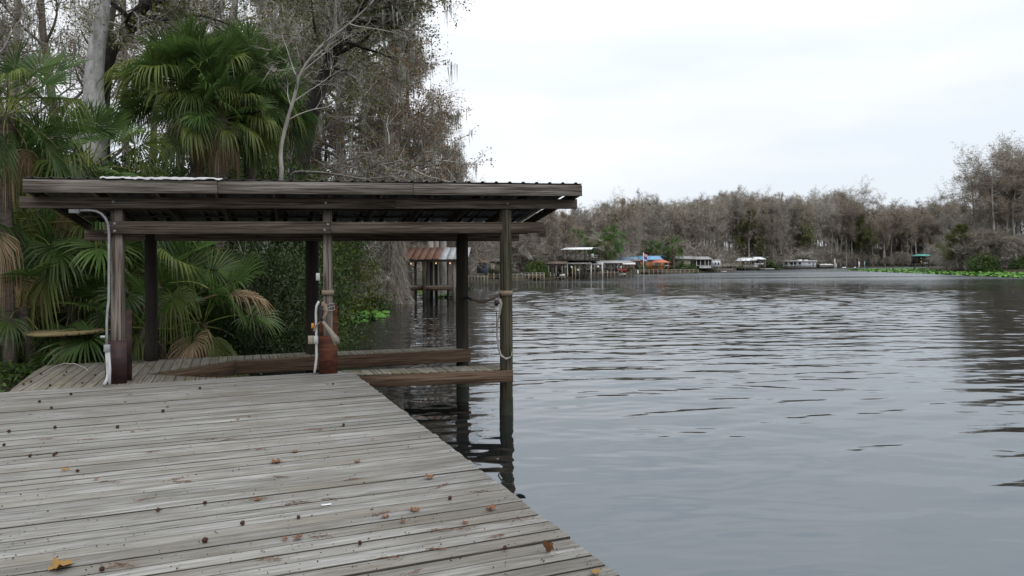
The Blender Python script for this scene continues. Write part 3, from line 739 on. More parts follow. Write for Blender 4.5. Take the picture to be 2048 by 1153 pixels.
local(mb.build('loop', 'strap_tan'), t1); local(mb2.build('webbing', 'strap_tan'), t1)
mb = MB(); tube(mb, [a1 + np.array((-0.12, -0.1, 0.02)), a1 + np.array((0.0, 0, 0.0)), a1 + np.array((0.06, -0.25, -0.02))], 0.03, 8, cap=True); local(mb.build('hook', 'black', smooth=True), t1)
t2 = thing('lift_sling', 'pale webbing sling hanging in a long loop on the front round pile', 'strap', tuple(at(996, 606, 11.2)))
mb = MB()
pts = [at(*q) for q in ((993, 612, 11.22), (995, 600, 11.22), (1000, 598, 11.22), (1003, 608, 11.22), (999, 630, 11.2), (995, 642, 11.2), (994, 670, 11.2), (997, 695, 11.2), (1001, 709, 11.2), (1008, 716, 11.2), (1018, 716, 11.2), (1024, 711, 11.24), (1025, 702, 11.3))]
ribbon(mb, pts, nrm(np.array((0.55, 0.8, 0.1))), np.array((.05, .05, .055, .06, .06, .05, .045, .045, .05, .055, .055, .05, .04))); local(mb.build('webbing', 'strap'), t2)
mb = MB(); tube(mb, [at(*q) for q in ((993, 625, 11.18), (993, 660, 11.18), (996, 690, 11.18), (1002, 712, 11.16), (1012, 719, 11.15), (1021, 715, 11.18))], 0.011, 6); local(mb.build('rope', 'rope', smooth=True), t2)
mb = MB(); c = at(993.5, 606, 11.2); tube(mb, [c + np.array((-0.01, -0.03, -0.03)), c, c + np.array((0.02, 0.06, 0.01))], np.array((0.03, 0.045, 0.02)), 10, cap=True); local(mb.build('shackle', 'black', smooth=True), t2)
t3 = thing('lift_sling', 'grey webbing sling knotted on the square middle post above its rusty foot', 'strap', tuple(at(645, 600, 10.65)))
mb = MB(); wrap(mb, Mp, 0.092, at(650, 586, 10.72)[2], 0.075, 33, sq=True); local(mb.build('loop', 'strap_tan'), t3)
mb = MB()
ribbon(mb, [at(*q) for q in ((645, 604, 10.68), (650, 612, 10.66), (653, 622, 10.64), (648, 636, 10.62), (641, 644, 10.6), (632, 652, 10.58), (628, 662, 10.58))], nrm(np.array((1, 0.25, 0.4))), np.array((.04, .06, .065, .07, .065, .05, .04)))
local(mb.build('webbing', 'strap_tan'), t3)
mb = MB()
ribbon(mb, [at(*q) for q in ((643, 640, 10.58), (649, 648, 10.56), (657, 658, 10.55), (666, 670, 10.55), (673, 680, 10.56), (676, 688, 10.58), (672, 690, 10.6), (667, 680, 10.6), (660, 664, 10.6))], nrm(np.array((0.8, 0.2, 0.55))), np.array((.03, .05, .06, .075, .09, .07, .05, .05, .03)))
local(mb.build('webbing', 'strap'), t3)
mb = MB(); tube(mb, [at(*q) for q in ((641, 614, 10.60), (642, 622, 10.58), (642, 636, 10.56), (643, 642, 10.56))], np.array((0.035, 0.025, 0.018, 0.03)), 10, cap=True); local(mb.build('ratchet', 'black', smooth=True), t3)
mb = MB()
for k in range(3):
    z = at(650, 610 + 5 * k, 10.7)[2]
    th = np.linspace(0, 2 * math.pi, 17); cs, sn = np.cos(th), np.sin(th); m = np.maximum(abs(cs), abs(sn))
    tube(mb, [(*(Mp + fdir * a * 0.097 + fn * b * 0.097), z + 0.02 * math.sin(t * 2 + k)) for a, b, t in zip(cs / m, sn / m, th)], 0.007, 5)
local(mb.build('rope', 'rope', smooth=True), t3)

# round cable-spool table beside the walkway
sp = at(128, 664, 13.1); spz = gz(sp[0], sp[1])
tb = thing('spool_table', 'round wooden cable spool table among ferns beside the walkway', 'table', (sp[0], sp[1], spz))
mb = MB()
R_ = 0.655; nb = 9
for i in range(nb):
    y0 = -R_ + 2 * R_ * i / nb + 0.004; y1 = -R_ + 2 * R_ * (i + 1) / nb - 0.004
    ys = np.linspace(y0, y1, 4); xs = np.sqrt(np.maximum(R_ ** 2 - ys ** 2, 1e-4))
    V = [(-x, y, 0) for x, y in zip(xs, ys)] + [(x, y, 0) for x, y in zip(xs[::-1], ys[::-1])]
    V = np.array(V); n8 = len(V); m_ = MB()
    top = V + (0, 0, 0.02); bot = V + (0, 0, -0.03)
    k = np.arange(n8)
    m_.add(np.vstack([top, bot]), [k[None], (k[::-1] + n8)[None], np.stack([k, k + n8, (k + 1) % n8 + n8, (k + 1) % n8], -1)])
    o = m_.build('table_board', 'spool', tb); o.location = (0, 0, sp[2] - spz); 
mb = MB(); tube(mb, [(0, 0, 0.0), (0, 0, sp[2] - spz - 0.03)], 0.07, 14, cap=True); mb.build('drum', 'spool', tb, True)
mb = MB(); tube(mb, [(0, 0, 0.0), (0, 0, 0.05)], 0.3, 24, cap=True); mb.build('base', 'spool', tb)

# ------------------------------------------------------------------ trees
def chain(rng, p, d, L, n, wander, trop=(0, 0, 0)):
    pts = [np.array(p, float)]; d = nrm(np.array(d, float)); trop = np.array(trop)
    for _ in range(n):
        d = nrm(d + rng.normal(0, wander, 3) + trop); pts.append(pts[-1] + d * L / n)
    return np.array(pts), d
def side_dir(rng, t, ang):
    q = nrm(np.cross(t, rng.normal(size=3))); return nrm(t * math.cos(ang) + q * math.sin(ang))
def make_tree(seed, H=20, r=0.25, lean=(0, 0), wander=0.03, h0=0.35, n1=30, l1=lambda t: 3.0, a1=1.2, trop1=0.0, n2=5, l2=0.5, n3=3, l3=0.5, a2=0.8,
              tw=20, twl=0.6, tww=0.02, tdroop=0.0, nl=10, ls=0.12, lasp=0.5, moss=0, mossl=1.0, flare=0.0, path=None, k=7, limbs_bark=True, spread=0.7, mossw=0.06):
    """returns (trunk MB, crown MB [0 twig,1 leaf,2 moss])"""
    rng = np.random.default_rng(seed)
    T, Cn = MB(), MB()
    if path is None:
        tp, _ = chain(rng, (0, 0, -0.3), (lean[0], lean[1], 1), H, 14, wander, (lean[0] * 0.02, lean[1] * 0.02, 0.02))
    else:
        path = np.asarray(path, float); s = np.linspace(0, len(path) - 1, 22); i0 = np.minimum(s.astype(int), len(path) - 2); f = (s - i0)[:, None]
        pm = np.vstack([2 * path[0] - path[1], path, 2 * path[-1] - path[-2]])
        a, b, c, d = pm[i0], pm[i0 + 1], pm[i0 + 2], pm[i0 + 3]
        tp = 0.5 * (2 * b + (c - a) * f + (2 * a - 5 * b + 4 * c - d) * f ** 2 + (3 * b - a - 3 * c + d) * f ** 3)
    m = len(tp); u = np.linspace(0, 1, m)
    rad = r * (1 - 0.85 * u ** 1.1) + flare * r * np.exp(-u * m / 1.2)
    tube(T, tp, rad, k + 3)
    ends_p, ends_d = [], []
    l1s = []
    for i in range(n1):
        t = h0 + (0.995 - h0) * (i + rng.uniform(0, 1)) / n1
        x = t * (m - 1); i0 = min(int(x), m - 2); p = tp[i0] + (tp[i0 + 1] - tp[i0]) * (x - i0); td = nrm(tp[i0 + 1] - tp[i0])
        L = l1(t) * rng.uniform(0.65, 1.25)
        d = side_dir(rng, td, a1 * rng.uniform(0.75, 1.2)); rr = min(max(0.02, rad[i0] * 0.45), 0.035 + L * 0.022)
        pts, _ = chain(rng, p, d, L, 6, 0.13, (0, 0, trop1))
        tube(T, pts, np.linspace(rr, rr * 0.25, 7), 5)
        for j in range(n2):
            y = rng.uniform(0.3, 1.0) * 6; j0 = min(int(y), 5); pp = pts[j0] + (pts[j0 + 1] - pts[j0]) * (y - j0)
            d2 = side_dir(rng, nrm(pts[j0 + 1] - pts[j0]), a2 * rng.uniform(0.6, 1.3)); L2 = L * l2 * rng.uniform(0.6, 1.3)
            q, _ = chain(rng, pp, d2, L2, 4, 0.18, (0, 0, trop1))
            tube(Cn, q, np.linspace(rr * 0.35, rr * 0.12, 5), 3, 0)
            ends_p.append(q[1:]); ends_d.append(np.diff(q, axis=0))
            for kk in range(n3):
                z = rng.integers(1, 5); d3 = side_dir(rng, nrm(q[z] - q[z - 1]), a2 * rng.uniform(0.7, 1.3))
                w_, _ = chain(rng, q[z], d3, L2 * l3 * rng.uniform(0.6, 1.3), 3, 0.2, (0, 0, trop1))
                tube(Cn, w_, np.linspace(rr * 0.16, rr * 0.06, 4), 3, 0)
                ends_p.append(w_[1:]); ends_d.append(np.diff(w_, axis=0))
    P = np.concatenate(ends_p); D = nrm(np.concatenate(ends_d)); n = len(P)
    if tw:
        idx = rng.integers(0, n, n * tw // 3); q = P[idx] + rng.normal(0, 0.05, (len(idx), 3))
        d = nrm(D[idx] + rng.normal(0, spread, (len(idx), 3)) - np.array((0, 0, tdroop)))
        Ls = twl * rng.uniform(0.4, 1.3, len(idx)); tris(Cn, q, d, Ls, tww, rng, 0)
        tp2 = q + d * Ls[:, None] * rng.uniform(0.3, 1, (len(idx), 1))
    else: tp2 = P
    if nl:
        idx = rng.integers(0, len(tp2), int(n * nl / 3)); q = tp2[idx] + rng.normal(0, ls * 0.8, (len(idx), 3))
        leaves(Cn, q, ls * rng.uniform(0.6, 1.4, len(idx)), rng, 1, lasp, tdroop * 2)
    if moss:
        idx = rng.integers(0, n, moss); 
        for s in range(7):
            q = P[idx] + rng.normal(0, 0.10, (moss, 3)); d = nrm(np.array((0, 0, -1.0)) + rng.normal(0, 0.07, (moss, 3)))
            tris(Cn, q, d, mossl * rng.uniform(0.3, 1.3, moss) * (1 - 0.08 * s), mossw * rng.uniform(0.5, 1.3, moss), rng, 2)
    return T, Cn
PROTO = {}
def proto(key, bark, crown, **kw):
    T, Cn = make_tree(**kw)
    PROTO[key] = (T.mesh(key + '_trunk', bark, True), Cn.mesh(key + '_crown', crown))
def plant(key, name, label, cat, x, y, H=None, rz=None, group=None, base=20.0, sink=0.1, sxy=1.0):
    s = (H / base) if H else 1.0
    t = thing(name, label, cat, (x, y, gz(x, y) - sink), rz if rz is not None else rnd.uniform(0, 6.28), group, s)
    t.scale = (s * sxy, s * sxy, s)
    a, b = PROTO[key]
    obj('trunk', a, t); obj('crown', b, t)
    return t

CY = ['twig_brown', 'leaf_redbrown', 'moss']
flat_top = lambda t: 1.2 + 2.6 * max(0, (t - 0.3) / 0.7) if t < 0.93 else 3.0
for i in range(4):
    proto('far_cypress%d' % i, 'bark_pale', CY, seed=10 + i, H=20, r=0.24, wander=0.025, h0=(0.5, 0.45, 0.38, 0.55)[i], n1=34, l1=flat_top, a1=1.35, trop1=0.015, n2=5, l2=0.45, n3=3, l3=0.6,
          tw=16, twl=0.7, tww=0.028, tdroop=0.1, nl=12, ls=0.20, flare=0.6, k=5)
for i in range(2):
    proto('point_cypress%d' % i, 'bark_pale', CY, seed=20 + i, H=20, r=0.26, wander=0.03, h0=0.5, n1=24, l1=lambda t: 1.6 + 3.4 * max(0, (t - 0.5) / 0.5), a1=1.3, trop1=0.02, n2=6, l2=0.5, n3=3, l3=0.6,
          tw=15, twl=0.8, tww=0.03, tdroop=0.05, nl=12, ls=0.19, flare=0.8, k=6)
for i in range(4):
    proto('far_hardwood%d' % i, 'bark_brown' if i % 2 else 'bark_pale', ['twig' if i % 2 else 'twig_brown', 'leaf_redbrown', 'moss'], seed=30 + i, H=20, r=0.22, wander=0.05, h0=0.3, n1=22, l1=lambda t: 2.0 + 2.6 * (1 - abs(t - 0.62) / 0.4), a1=0.8, trop1=0.03,
          n2=6, l2=0.5, n3=4, l3=0.6, tw=20, twl=0.8, tww=0.026, nl=5 if i < 2 else 1, ls=0.18, k=5, moss=120, mossl=1.3, mossw=0.12)
for i in range(2):
    proto('far_olive%d' % i, 'bark_brown', ['twig', 'leaf_olive', 'moss'], seed=40 + i, H=20, r=0.25, wander=0.05, h0=0.15, n1=26, l1=lambda t: 6.5 * (1.12 - t), a1=0.9, trop1=0.03,
          n2=6, l2=0.5, n3=4, l3=0.6, tw=12, twl=0.7, tww=0.03, nl=40, ls=0.34, k=5, moss=160, mossl=1.6, mossw=0.14)
for i in range(3):       # bare riverside thicket
    proto('thicket%d' % i, 'bark_pale', ['twig' if i else 'twig_brown', 'leaf_redbrown', 'moss'], seed=50 + i, H=5, r=0.07, wander=0.1, h0=0.05, n1=22, l1=lambda t: 2.6 * (1.2 - t), a1=0.7, trop1=0.04,
          n2=5, l2=0.6, n3=3, l3=0.6, tw=26, twl=0.55, tww=0.02, nl=9, ls=0.13, k=4)
def bush(key, seed, R, H, n, ls, mats, clumps=60, lump=0.35, twn=600):
    rng = np.random.default_rng(seed); Cn, T = MB(), MB()
    u = rng.normal(size=(clumps, 3)); u = nrm(u); u[:, 2] = abs(u[:, 2]) * 1.0
    c = u * rng.uniform(0.45, 1.0, (clumps, 1)) ** 0.6 * np.array((R, R, H)) + np.array((0, 0, 0.05 * H))
    for q in c[: clumps // 2]:
        st = np.array((q[0] * 0.12, q[1] * 0.12, -0.2)); mid = (st + q) / 2 + np.array((0, 0, 0.15 * H))
        tube(T, [st, mid, q], np.array((0.03, 0.018, 0.006)) * max(1, R / 1.5), 4)
    idx = rng.integers(0, clumps, n); sz = lump * min(R, H) * rng.uniform(0.5, 1.3, clumps)
    P = c[idx] + rng.normal(0, 1, (n, 3)) * sz[idx][:, None] * np.array((0.6, 0.6, 0.45)); P[:, 2] = np.abs(P[:, 2])
    leaves(Cn, P, ls * rng.uniform(0.6, 1.4, n), rng, 1, 0.5, 0.2)
    idx = rng.integers(0, clumps, twn)
    tris(Cn, c[idx] * rng.uniform(0.3, 1, (twn, 1)), nrm(c[idx] + rng.normal(0, R * 0.5, (twn, 3))), rng.uniform(0.3, 0.9, twn) * min(R, 2.0) * 0.6, 0.014 * max(1, R / 2), rng, 0)
    PROTO[key] = (T.mesh(key + '_stem', 'bark_brown', True), Cn.mesh(key + '_crown', mats))
def plant_bush(key, name, label, x, y, s=1.0, rz=None, group=None, cat='shrub', sz=1.0):
    t = thing(name, label, cat, (x, y, gz(x, y) - 0.08), rz if rz is not None else rnd.uniform(0, 6.28), group, s)
    t.scale = (s, s, s * sz)
    a, b = PROTO[key]; obj('stem', a, t); obj('foliage', b, t); return t

# ---- far wood along the outer bank
def lerp(x, tab):
    return float(np.interp(x, [a for a, _ in tab], [b for _, b in tab]))
SKY_T = [(1000, 415), (1100, 425), (1150, 432), (1195, 430), (1215, 408), (1255, 404), (1300, 400), (1400, 398), (1480, 392), (1540, 391), (1580, 402), (1650, 393), (1700, 392), (1740, 408), (1800, 412), (1870, 405), (2048, 395), (2200, 395)]
def hh(px, py): return HOR - 0.006 * (px - 1024) - py
FAR_N = 0
labels_far = {'far_cypress': ('cypress_tree', 'tall bare brown cypress in the wood on the far river bank', 'far bank cypresses'),
              'point_cypress': ('cypress_tree', 'open crowned cypress in the wood on the far river bank', 'far bank open cypresses'),
              'far_hardwood': ('bare_tree', 'leafless grey hardwood in the wood on the far river bank', 'far bank hardwoods'),
              'far_olive': ('live_oak', 'olive green evergreen oak in the wood on the far river bank', 'far bank evergreens')}
rf = random.Random(11)
LMK = ((0, 'the railed dock'), (1120, 'the two storey boathouse'), (1205, 'the low grey boathouse'), (1262, 'the orange house'), (1342, 'the beige house'), (1420, 'the white trailer'), (1466, 'the white pavilion'), (1545, 'the houseboat'), (1636, 'the covered boat'), (1690, 'the channel markers'), (1800, 'the green boathouse'), (1880, 'the point'))
def far_tree(px, Z, topy, row=0, kinds=(('far_cypress', 4, 0.40), ('far_hardwood', 4, 0.38), ('point_cypress', 2, 0.18), ('far_olive', 2, 0.04))):
    global FAR_N
    q = rf.random(); acc = 0
    for kname, kn, w in kinds:
        acc += w
        if q <= acc: break
    X = (px - 1024) / F * Z
    H = hh(px, topy) * Z / F + EYE - gz(X, Z) + 0.3
    nm, lb, gr = labels_far[kname]
    lm = [t for a, t in LMK if px >= a][-1]
    lb = '%s %s behind %s' % ({'far_cypress': 'tall brown cypress', 'point_cypress': 'open flat topped cypress', 'far_hardwood': 'leafless grey hardwood', 'far_olive': 'olive green oak'}[kname], ('at the front of the wood', 'in the middle of the wood', 'deep in the wood')[row], lm)
    gr = gr + ' behind ' + lm + (' front', ' middle', ' deep')[row]
    plant('%s%d' % (kname, rf.randrange(kn)), nm, lb, 'tree', X, Z, H, rf.uniform(0, 6.28), gr, sxy=rf.uniform(0.85, 1.1) * (1.0 if H > 14 else 1.15))
    FAR_N += 1
def shore_Z(px):
    """distance of the outer bank along the column px"""
    k = (px - 1024) / F; best = 320
    for a, b in zip(SHORE[12:-1], SHORE[13:]):
        den = (b[0] - a[0]) - k * (b[1] - a[1])
        if abs(den) < 1e-6: continue
        t = (k * a[1] - a[0]) / den
        if 0 <= t <= 1: best = a[1] + t * (b[1] - a[1]); break
    return best
px = 1040
while px < 1935:
    z0 = shore_Z(px)
    setback = lerp(px, [(1040, 12), (1130, 22), (1250, 40), (1440, 40), (1500, 16), (1560, 8), (1900, 6)])
    for row, (d, drop) in enumerate(((0, 16), (9, 6), (20, 0))):
        if row == 0 and rf.random() < 0.25: continue
        far_tree(px + rf.uniform(-6, 6), z0 + setback + d + rf.uniform(-3, 3), lerp(px, SKY_T) + drop + rf.uniform(-4, 20) + (18 if rf.random() < 0.2 else 0), row)
    px += rf.uniform(8, 14)
# riverside thicket between the trunks
px = 1548
while px < 1935:
    z0 = shore_Z(px)
    X = (px - 1024) / F * z0
    t = plant('thicket%d' % rf.randrange(3), 'bare_shrub', 'leafless brown thicket at the foot of the far wood', 'shrub', X, z0 + rf.uniform(1, 6), rf.uniform(2.5, 6), None, 'far bank thickets', base=5.0, sxy=1.2)
    plant('thicket%d' % rf.randrange(3), 'bare_shrub', 'leafless thicket well inside the far wood', 'shrub', X * 1.07, z0 * 1.07 + rf.uniform(0, 9), rf.uniform(7, 11), None, 'thickets inside the far wood', base=5.0, sxy=1.7)
    px += rf.uniform(6, 12)
px = 1045
while px < 1550:
    z0 = shore_Z(px) + lerp(px, [(1040, 12), (1130, 20), (1250, 34), (1440, 36), (1500, 18), (1560, 10)])
    lm = [t for a, t in LMK if px >= a][-1]
    plant('thicket%d' % rf.randrange(3), 'bare_shrub', 'leafless brown thicket behind ' + lm, 'shrub', (px - 1024) / F * z0, z0 + rf.uniform(-2, 6), rf.uniform(4, 8), None, 'thickets behind ' + lm, base=5.0, sxy=1.3)
    px += rf.uniform(7, 13)
# mass of the wood further back (nobody could count it)
rng = np.random.default_rng(77); mb = MB(); n = 900
ppx = rng.uniform(640, 2160, n); dz = rng.uniform(30, 90, n)
zz = np.array([shore_Z(p) if p > 1030 else 95 for p in ppx]) + dz + np.where(ppx < 1030, 10, 0)
xx = (ppx - 1024) / F * zz
top = np.array([lerp(p, SKY_T) for p in ppx]); Hh = (HOR - 0.006 * (ppx - 1024) - top - rng.uniform(2, 30, n)) * zz / F + EYE - 0.2
for i in range(n):
    tube(mb, [(xx[i], zz[i], -0.5), (xx[i] + rng.normal(0, 0.6), zz[i], Hh[i] * 0.5), (xx[i] + rng.normal(0, 1.0), zz[i], Hh[i])], np.array((0.22, 0.16, 0.04)), 4, 0)
m = 130
P = np.repeat(np.stack([xx, zz, Hh], -1), m, 0); tt = rng.uniform(0.02, 1, len(P)) ** 0.8
spread_ = (1.3 + 1.8 * tt)[:, None] * np.array((1, 1, 0.3)); P2 = P.copy(); P2[:, 2] = P[:, 2] * tt; P2 += rng.normal(0, 0.7, P2.shape) * spread_
D = nrm(rng.normal(size=P2.shape) + np.array((0, 0, 0.5))); tris(mb, P2, D, rng.uniform(0.8, 2.4, len(P2)), 0.07, rng, 1)
leaves(mb, P2[::2] + rng.normal(0, 0.5, P2[::2].shape), rng.uniform(0.15, 0.4, len(P2[::2])), rng, 2)
m = 110; P = np.repeat(np.stack([xx, zz - 6, 0 * zz], -1), m, 0) + rng.normal(0, 1, (n * m, 3)) * np.array((5, 6, 0)); P[:, 2] = rng.uniform(-0.3, 1, n * m) ** 2 * 6.5 + 0.5
tris(mb, P, nrm(rng.normal(size=P.shape) + np.array((0, 0, 0.8))), rng.uniform(0.6, 2.0, len(P)), 0.08, rng, 1)
tag(mb.build('distant_wood', ['bark_brown', 'twig_brown', 'leaf_redbrown']), 'bare brown woodland closing the view behind the far bank', 'woodland', kind='stuff')

# ---- wooded bank on the right
RB = [(1880, 185, 500), (1893, 172, 470), (1905, 165, 452), (1921, 158, 420), (1940, 160, 452), (1955, 152, 330), (1968, 150, 430), (1988, 147, 283), (2000, 156, 330), (2016, 150, 295), (2030, 146, 305), (2042, 152, 278), (2056, 148, 290), (2075, 150, 275), (2095, 146, 300), (2120, 150, 280), (2150, 148, 300),
      (1910, 178, 470), (1935, 176, 440), (1962, 172, 400), (1985, 170, 350), (2010, 172, 340), (2035, 170, 320), (2060, 172, 320), (2100, 168, 320)]
for i, (px, Z, ty) in enumerate(RB):
    X = (px - 1024) / F * Z
    H = (hh(px, ty) * Z / F + EYE + 0.6) * (0.84 if ty < 345 else 0.9)
    kn = ('point_cypress%d' % (i % 2)) if ty < 345 else ('far_hardwood%d' % (i % 4))
    nm = 'cypress_tree' if ty < 345 else 'bare_tree'
    plant(kn, nm, 'tall flat topped cypress on the point behind the lily pads' if ty < 345 else 'low leafless tree on the point behind the lily pads', 'tree', X, Z, H, rf.uniform(0, 6.28), 'cypresses on the point' if ty < 345 else 'bare trees on the point', sxy=1.0)
for px in range(1898, 2150, 13):
    Z = 172 + 14 * ((px * 7) % 5) / 5; X = (px - 1024) / F * Z; ty = lerp(px, [(1890, 488), (1930, 440), (2000, 395), (2150, 370)]) + (px * 13 % 7 - 3) * 7
    plant('far_hardwood%d' % (px % 4), 'bare_tree', 'leafless tree deep in the wood on the point', 'tree', X, Z, hh(px, ty) * Z / F + EYE + 0.6, None, 'wood deep on the point')
for px, Z, ty in ((1925, 150, 452), (1975, 152, 470), (2020, 150, 468), (2050, 147, 480), (1950, 165, 462)):
    X = (px - 1024) / F * Z
    plant('far_olive%d' % (px % 2), 'live_oak', 'mossy olive green oak on the point behind the lily pads', 'tree', X, Z, hh(px, ty) * Z / F + EYE + 0.6, None, 'oaks on the point', sxy=1.3)
px = 1876
while px < 2160:
    X = (px - 1024) / F
    Z = lerp(px, [(1870, 185), (1900, 160), (1930, 146), (2048, 141), (2160, 138)]) + rf.uniform(0, 5)
    plant('thicket%d' % rf.randrange(3), 'bare_shrub', 'leafless grey thicket on the point behind the lily pads', 'shrub', X * Z, Z, rf.uniform(3.5, 8), None, 'thickets on the point', base=5.0, sxy=1.15)
    px += rf.uniform(5, 9)

# ---- evergreen shrubs
bush('shrub_a', 1, 1.5, 2.2, 17000, 0.07, ['twig', 'leaf_dark'], 70)
bush('shrub_b', 2, 1.6, 2.6, 17000, 0.07, ['twig', 'leaf_green'], 60)
bush('shrub_c', 3, 1.4, 2.4, 12000, 0.065, ['twig', 'leaf_yellow'], 50)
bush('shrub_far', 4, 2.0, 2.4, 2500, 0.30, ['twig', 'leaf_green'], 50)
for px, Z, s, lb in ((1966, 139, 1.45, 'dense green bush at the water edge behind the lily pads'), (2050, 138, 1.1, 'green bush beside the tall cypresses on the point')):
    X = (px - 1024) / F * Z
    plant_bush('shrub_far', 'green_shrub', lb, X, Z, s)
# ------------------------------------------------------------------ palms
def fan_leaf(seed, elev, pet=1.1, R=0.85, nseg=46, droop=0.5, span=2.3, mats=('palm_stem', 'palm_leaf'), fold=0.3):
    """fan leaf built with gravity: petiole rises at elev from the origin along +X"""
    rng = np.random.default_rng(seed); mb = MB()
    s = np.linspace(0, 1, 6)
    e = elev - 0.55 * s ** 2 * (0.4 + 0.6 * math.cos(elev))
    dx = np.cumsum(np.cos(e)) - np.cos(e[0]); dz = np.cumsum(np.sin(e)) - np.sin(e[0])
    pts = np.stack([dx, np.zeros(6), dz], -1) * pet / 5
    tube(mb, pts, np.linspace(0.02, 0.011, 6), 4, 0)
    a = np.array((math.cos(e[-1]), 0, math.sin(e[-1]))); sv = np.array((0, 1.0, 0)); n = np.cross(a, sv)
    c0 = pts[-1]; ts = np.array((0.03, 0.3, 0.55, 0.78, 1.0))
    roll_ = rng.uniform(-0.8, 0.8); sv, n = sv * math.cos(roll_) + n * math.sin(roll_), n * math.cos(roll_) - sv * math.sin(roll_)
    for i in range(nseg):
        ph = -span + 2 * span * (i + 0.5) / nseg + rng.normal(0, 0.02)
        L = R * (0.72 + 0.28 * math.cos(ph * 0.7)) * rng.uniform(0.9, 1.08)
        d = a * math.cos(ph) + sv * math.sin(ph) + n * (fold * (abs(math.sin(ph)) - 0.3) * 1.0) ; d = nrm(d)
        w = L * 2 * span / nseg * 0.62
        ws = np.array((0.12, 0.62, 0.80, 0.5, 0.02)) * w
        side = nrm(np.cross(d, n) + n * (0.45 if i % 2 else -0.45))
        c = c0 + a * 0.22 * R * max(0, math.cos(ph))
        p = c + d * (ts * L)[:, None]
        fall = droop * rng.uniform(0.7, 1.3) * L * np.clip(ts - 0.42, 0, 1) ** 1.7 * 1.7
        horiz = d * np.array((1, 1, 0)); p = p - np.array((0, 0, 1.0)) * fall[:, None] - horiz * (fall * 0.35)[:, None]
        V = np.stack([p - side * ws[:, None] / 2, p + side * ws[:, None] / 2], 1).reshape(-1, 3)
        k = np.arange(4) * 2
        mb.add(V, np.stack([k, k + 1, k + 3, k + 2], -1), 1)
    return mb
FR = {}
EL = (1.35, 1.0, 0.65, 0.3, -0.1, -0.5)
for i, e in enumerate(EL):
    for v in range(3):
        FR['g', i, v] = fan_leaf(100 + i * 3 + v, e, R=0.86, droop=(0.08, 0.12, 0.2, 0.36, 0.6, 0.8)[i]).mesh('fan_frond', ['palm_stem', 'palm_leaf'])
        FR['y', i, v] = fan_leaf(130 + i * 3 + v, e, droop=0.75 + 0.10 * i).mesh('fan_frond', ['palm_stem', 'palm_leaf_yellow'])
for v in range(3):
    FR['d', 0, v] = fan_leaf(160 + v, -0.75 - 0.15 * v, pet=0.7, R=0.75, droop=1.1, span=1.6, fold=-0.3).mesh('dead_frond', ['palm_dead', 'palm_dead'])
def palm(label, x, y, h, nf, s=1.0, dead=4, yel=0.2, group=None, seed=0, low=5, trunk=True, z=None, cat='palm', tr=0.17):
    """fan palm: trunk with old leaf boots, living fronds, a skirt of dead ones"""
    rg = random.Random(seed)
    zb = gz(x, y) if z is None else z
    t = thing('fan_palm', label, cat, (x, y, zb), 0, group)
    ht = h - zb
    if trunk and ht > 0.4:
        mb = MB(); n = max(8, int(ht * 6)); q = np.linspace(0, 1, n); rr = tr * (1.05 - 0.1 * q + 0.10 * (np.arange(n) % 2))
        rr[-3:] *= 1.25
        tube(mb, np.stack([0.12 * np.sin(q * 2.2 + seed), 0.1 * np.sin(q * 3 + seed * 2), q * ht - 0.15], -1), rr, 9)
        mb.build('trunk', 'palm_trunk', t, True)
        cx, cy = 0.12 * math.sin(2.2 + seed), 0.1 * math.sin(3 + seed * 2)
    else: cx = cy = 0.0
    for i in range(nf):
        f = i / max(1, nf - 1); e = min(low, int(f ** 0.9 * (low + 0.99))); az = i * 2.39996 + rg.uniform(-0.3, 0.3)
        kind = 'y' if (e >= 2 and rg.random() < yel) else 'g'
        o = obj('frond', FR[kind, e, rg.randrange(3)], t)
        o.location = (cx + 0.06 * math.cos(az), cy + 0.06 * math.sin(az), ht - 0.35 * f * s); k = s * rg.uniform(0.72, 1.15) * (0.85 + 0.3 * min(1, f * 3))
        o.rotation_euler = (rg.uniform(-0.25, 0.25), rg.uniform(-0.25, 0.25), az); o.scale = (k, k, k)
    for i in range(dead):
        az = i * 2.4 + rg.uniform(0, 1); o = obj('dead_frond', FR['d', 0, rg.randrange(3)], t)
        o.location = (cx + 0.1 * math.cos(az), cy + 0.1 * math.sin(az), ht - 0.45 * s); k = s * rg.uniform(0.8, 1.1)
        o.rotation_euler = (0, 0, az); o.scale = (k, k, k)
    return t
def palm_at(label, px, py, Z, nf, **k):
    p = at(px, py, Z); return palm(label, p[0], p[1], p[2], nf, **k)
# tall cabbage palms behind the roof
palm_at('tall fan palm with a broad dark crown above the roof', 390, 170, 19.0, 72, s=0.90, dead=8, low=4, seed=1, yel=0.15)
palm_at('tall fan palm with tan dead fronds beside the curved sapling', 503, 176, 20.3, 72, s=0.92, dead=9, low=4, seed=2, yel=0.2)
palm_at('fan palm with lower yellowing fronds between two taller palms', 446, 225, 18.4, 48, s=0.80, dead=4, low=4, seed=3, yel=0.5)
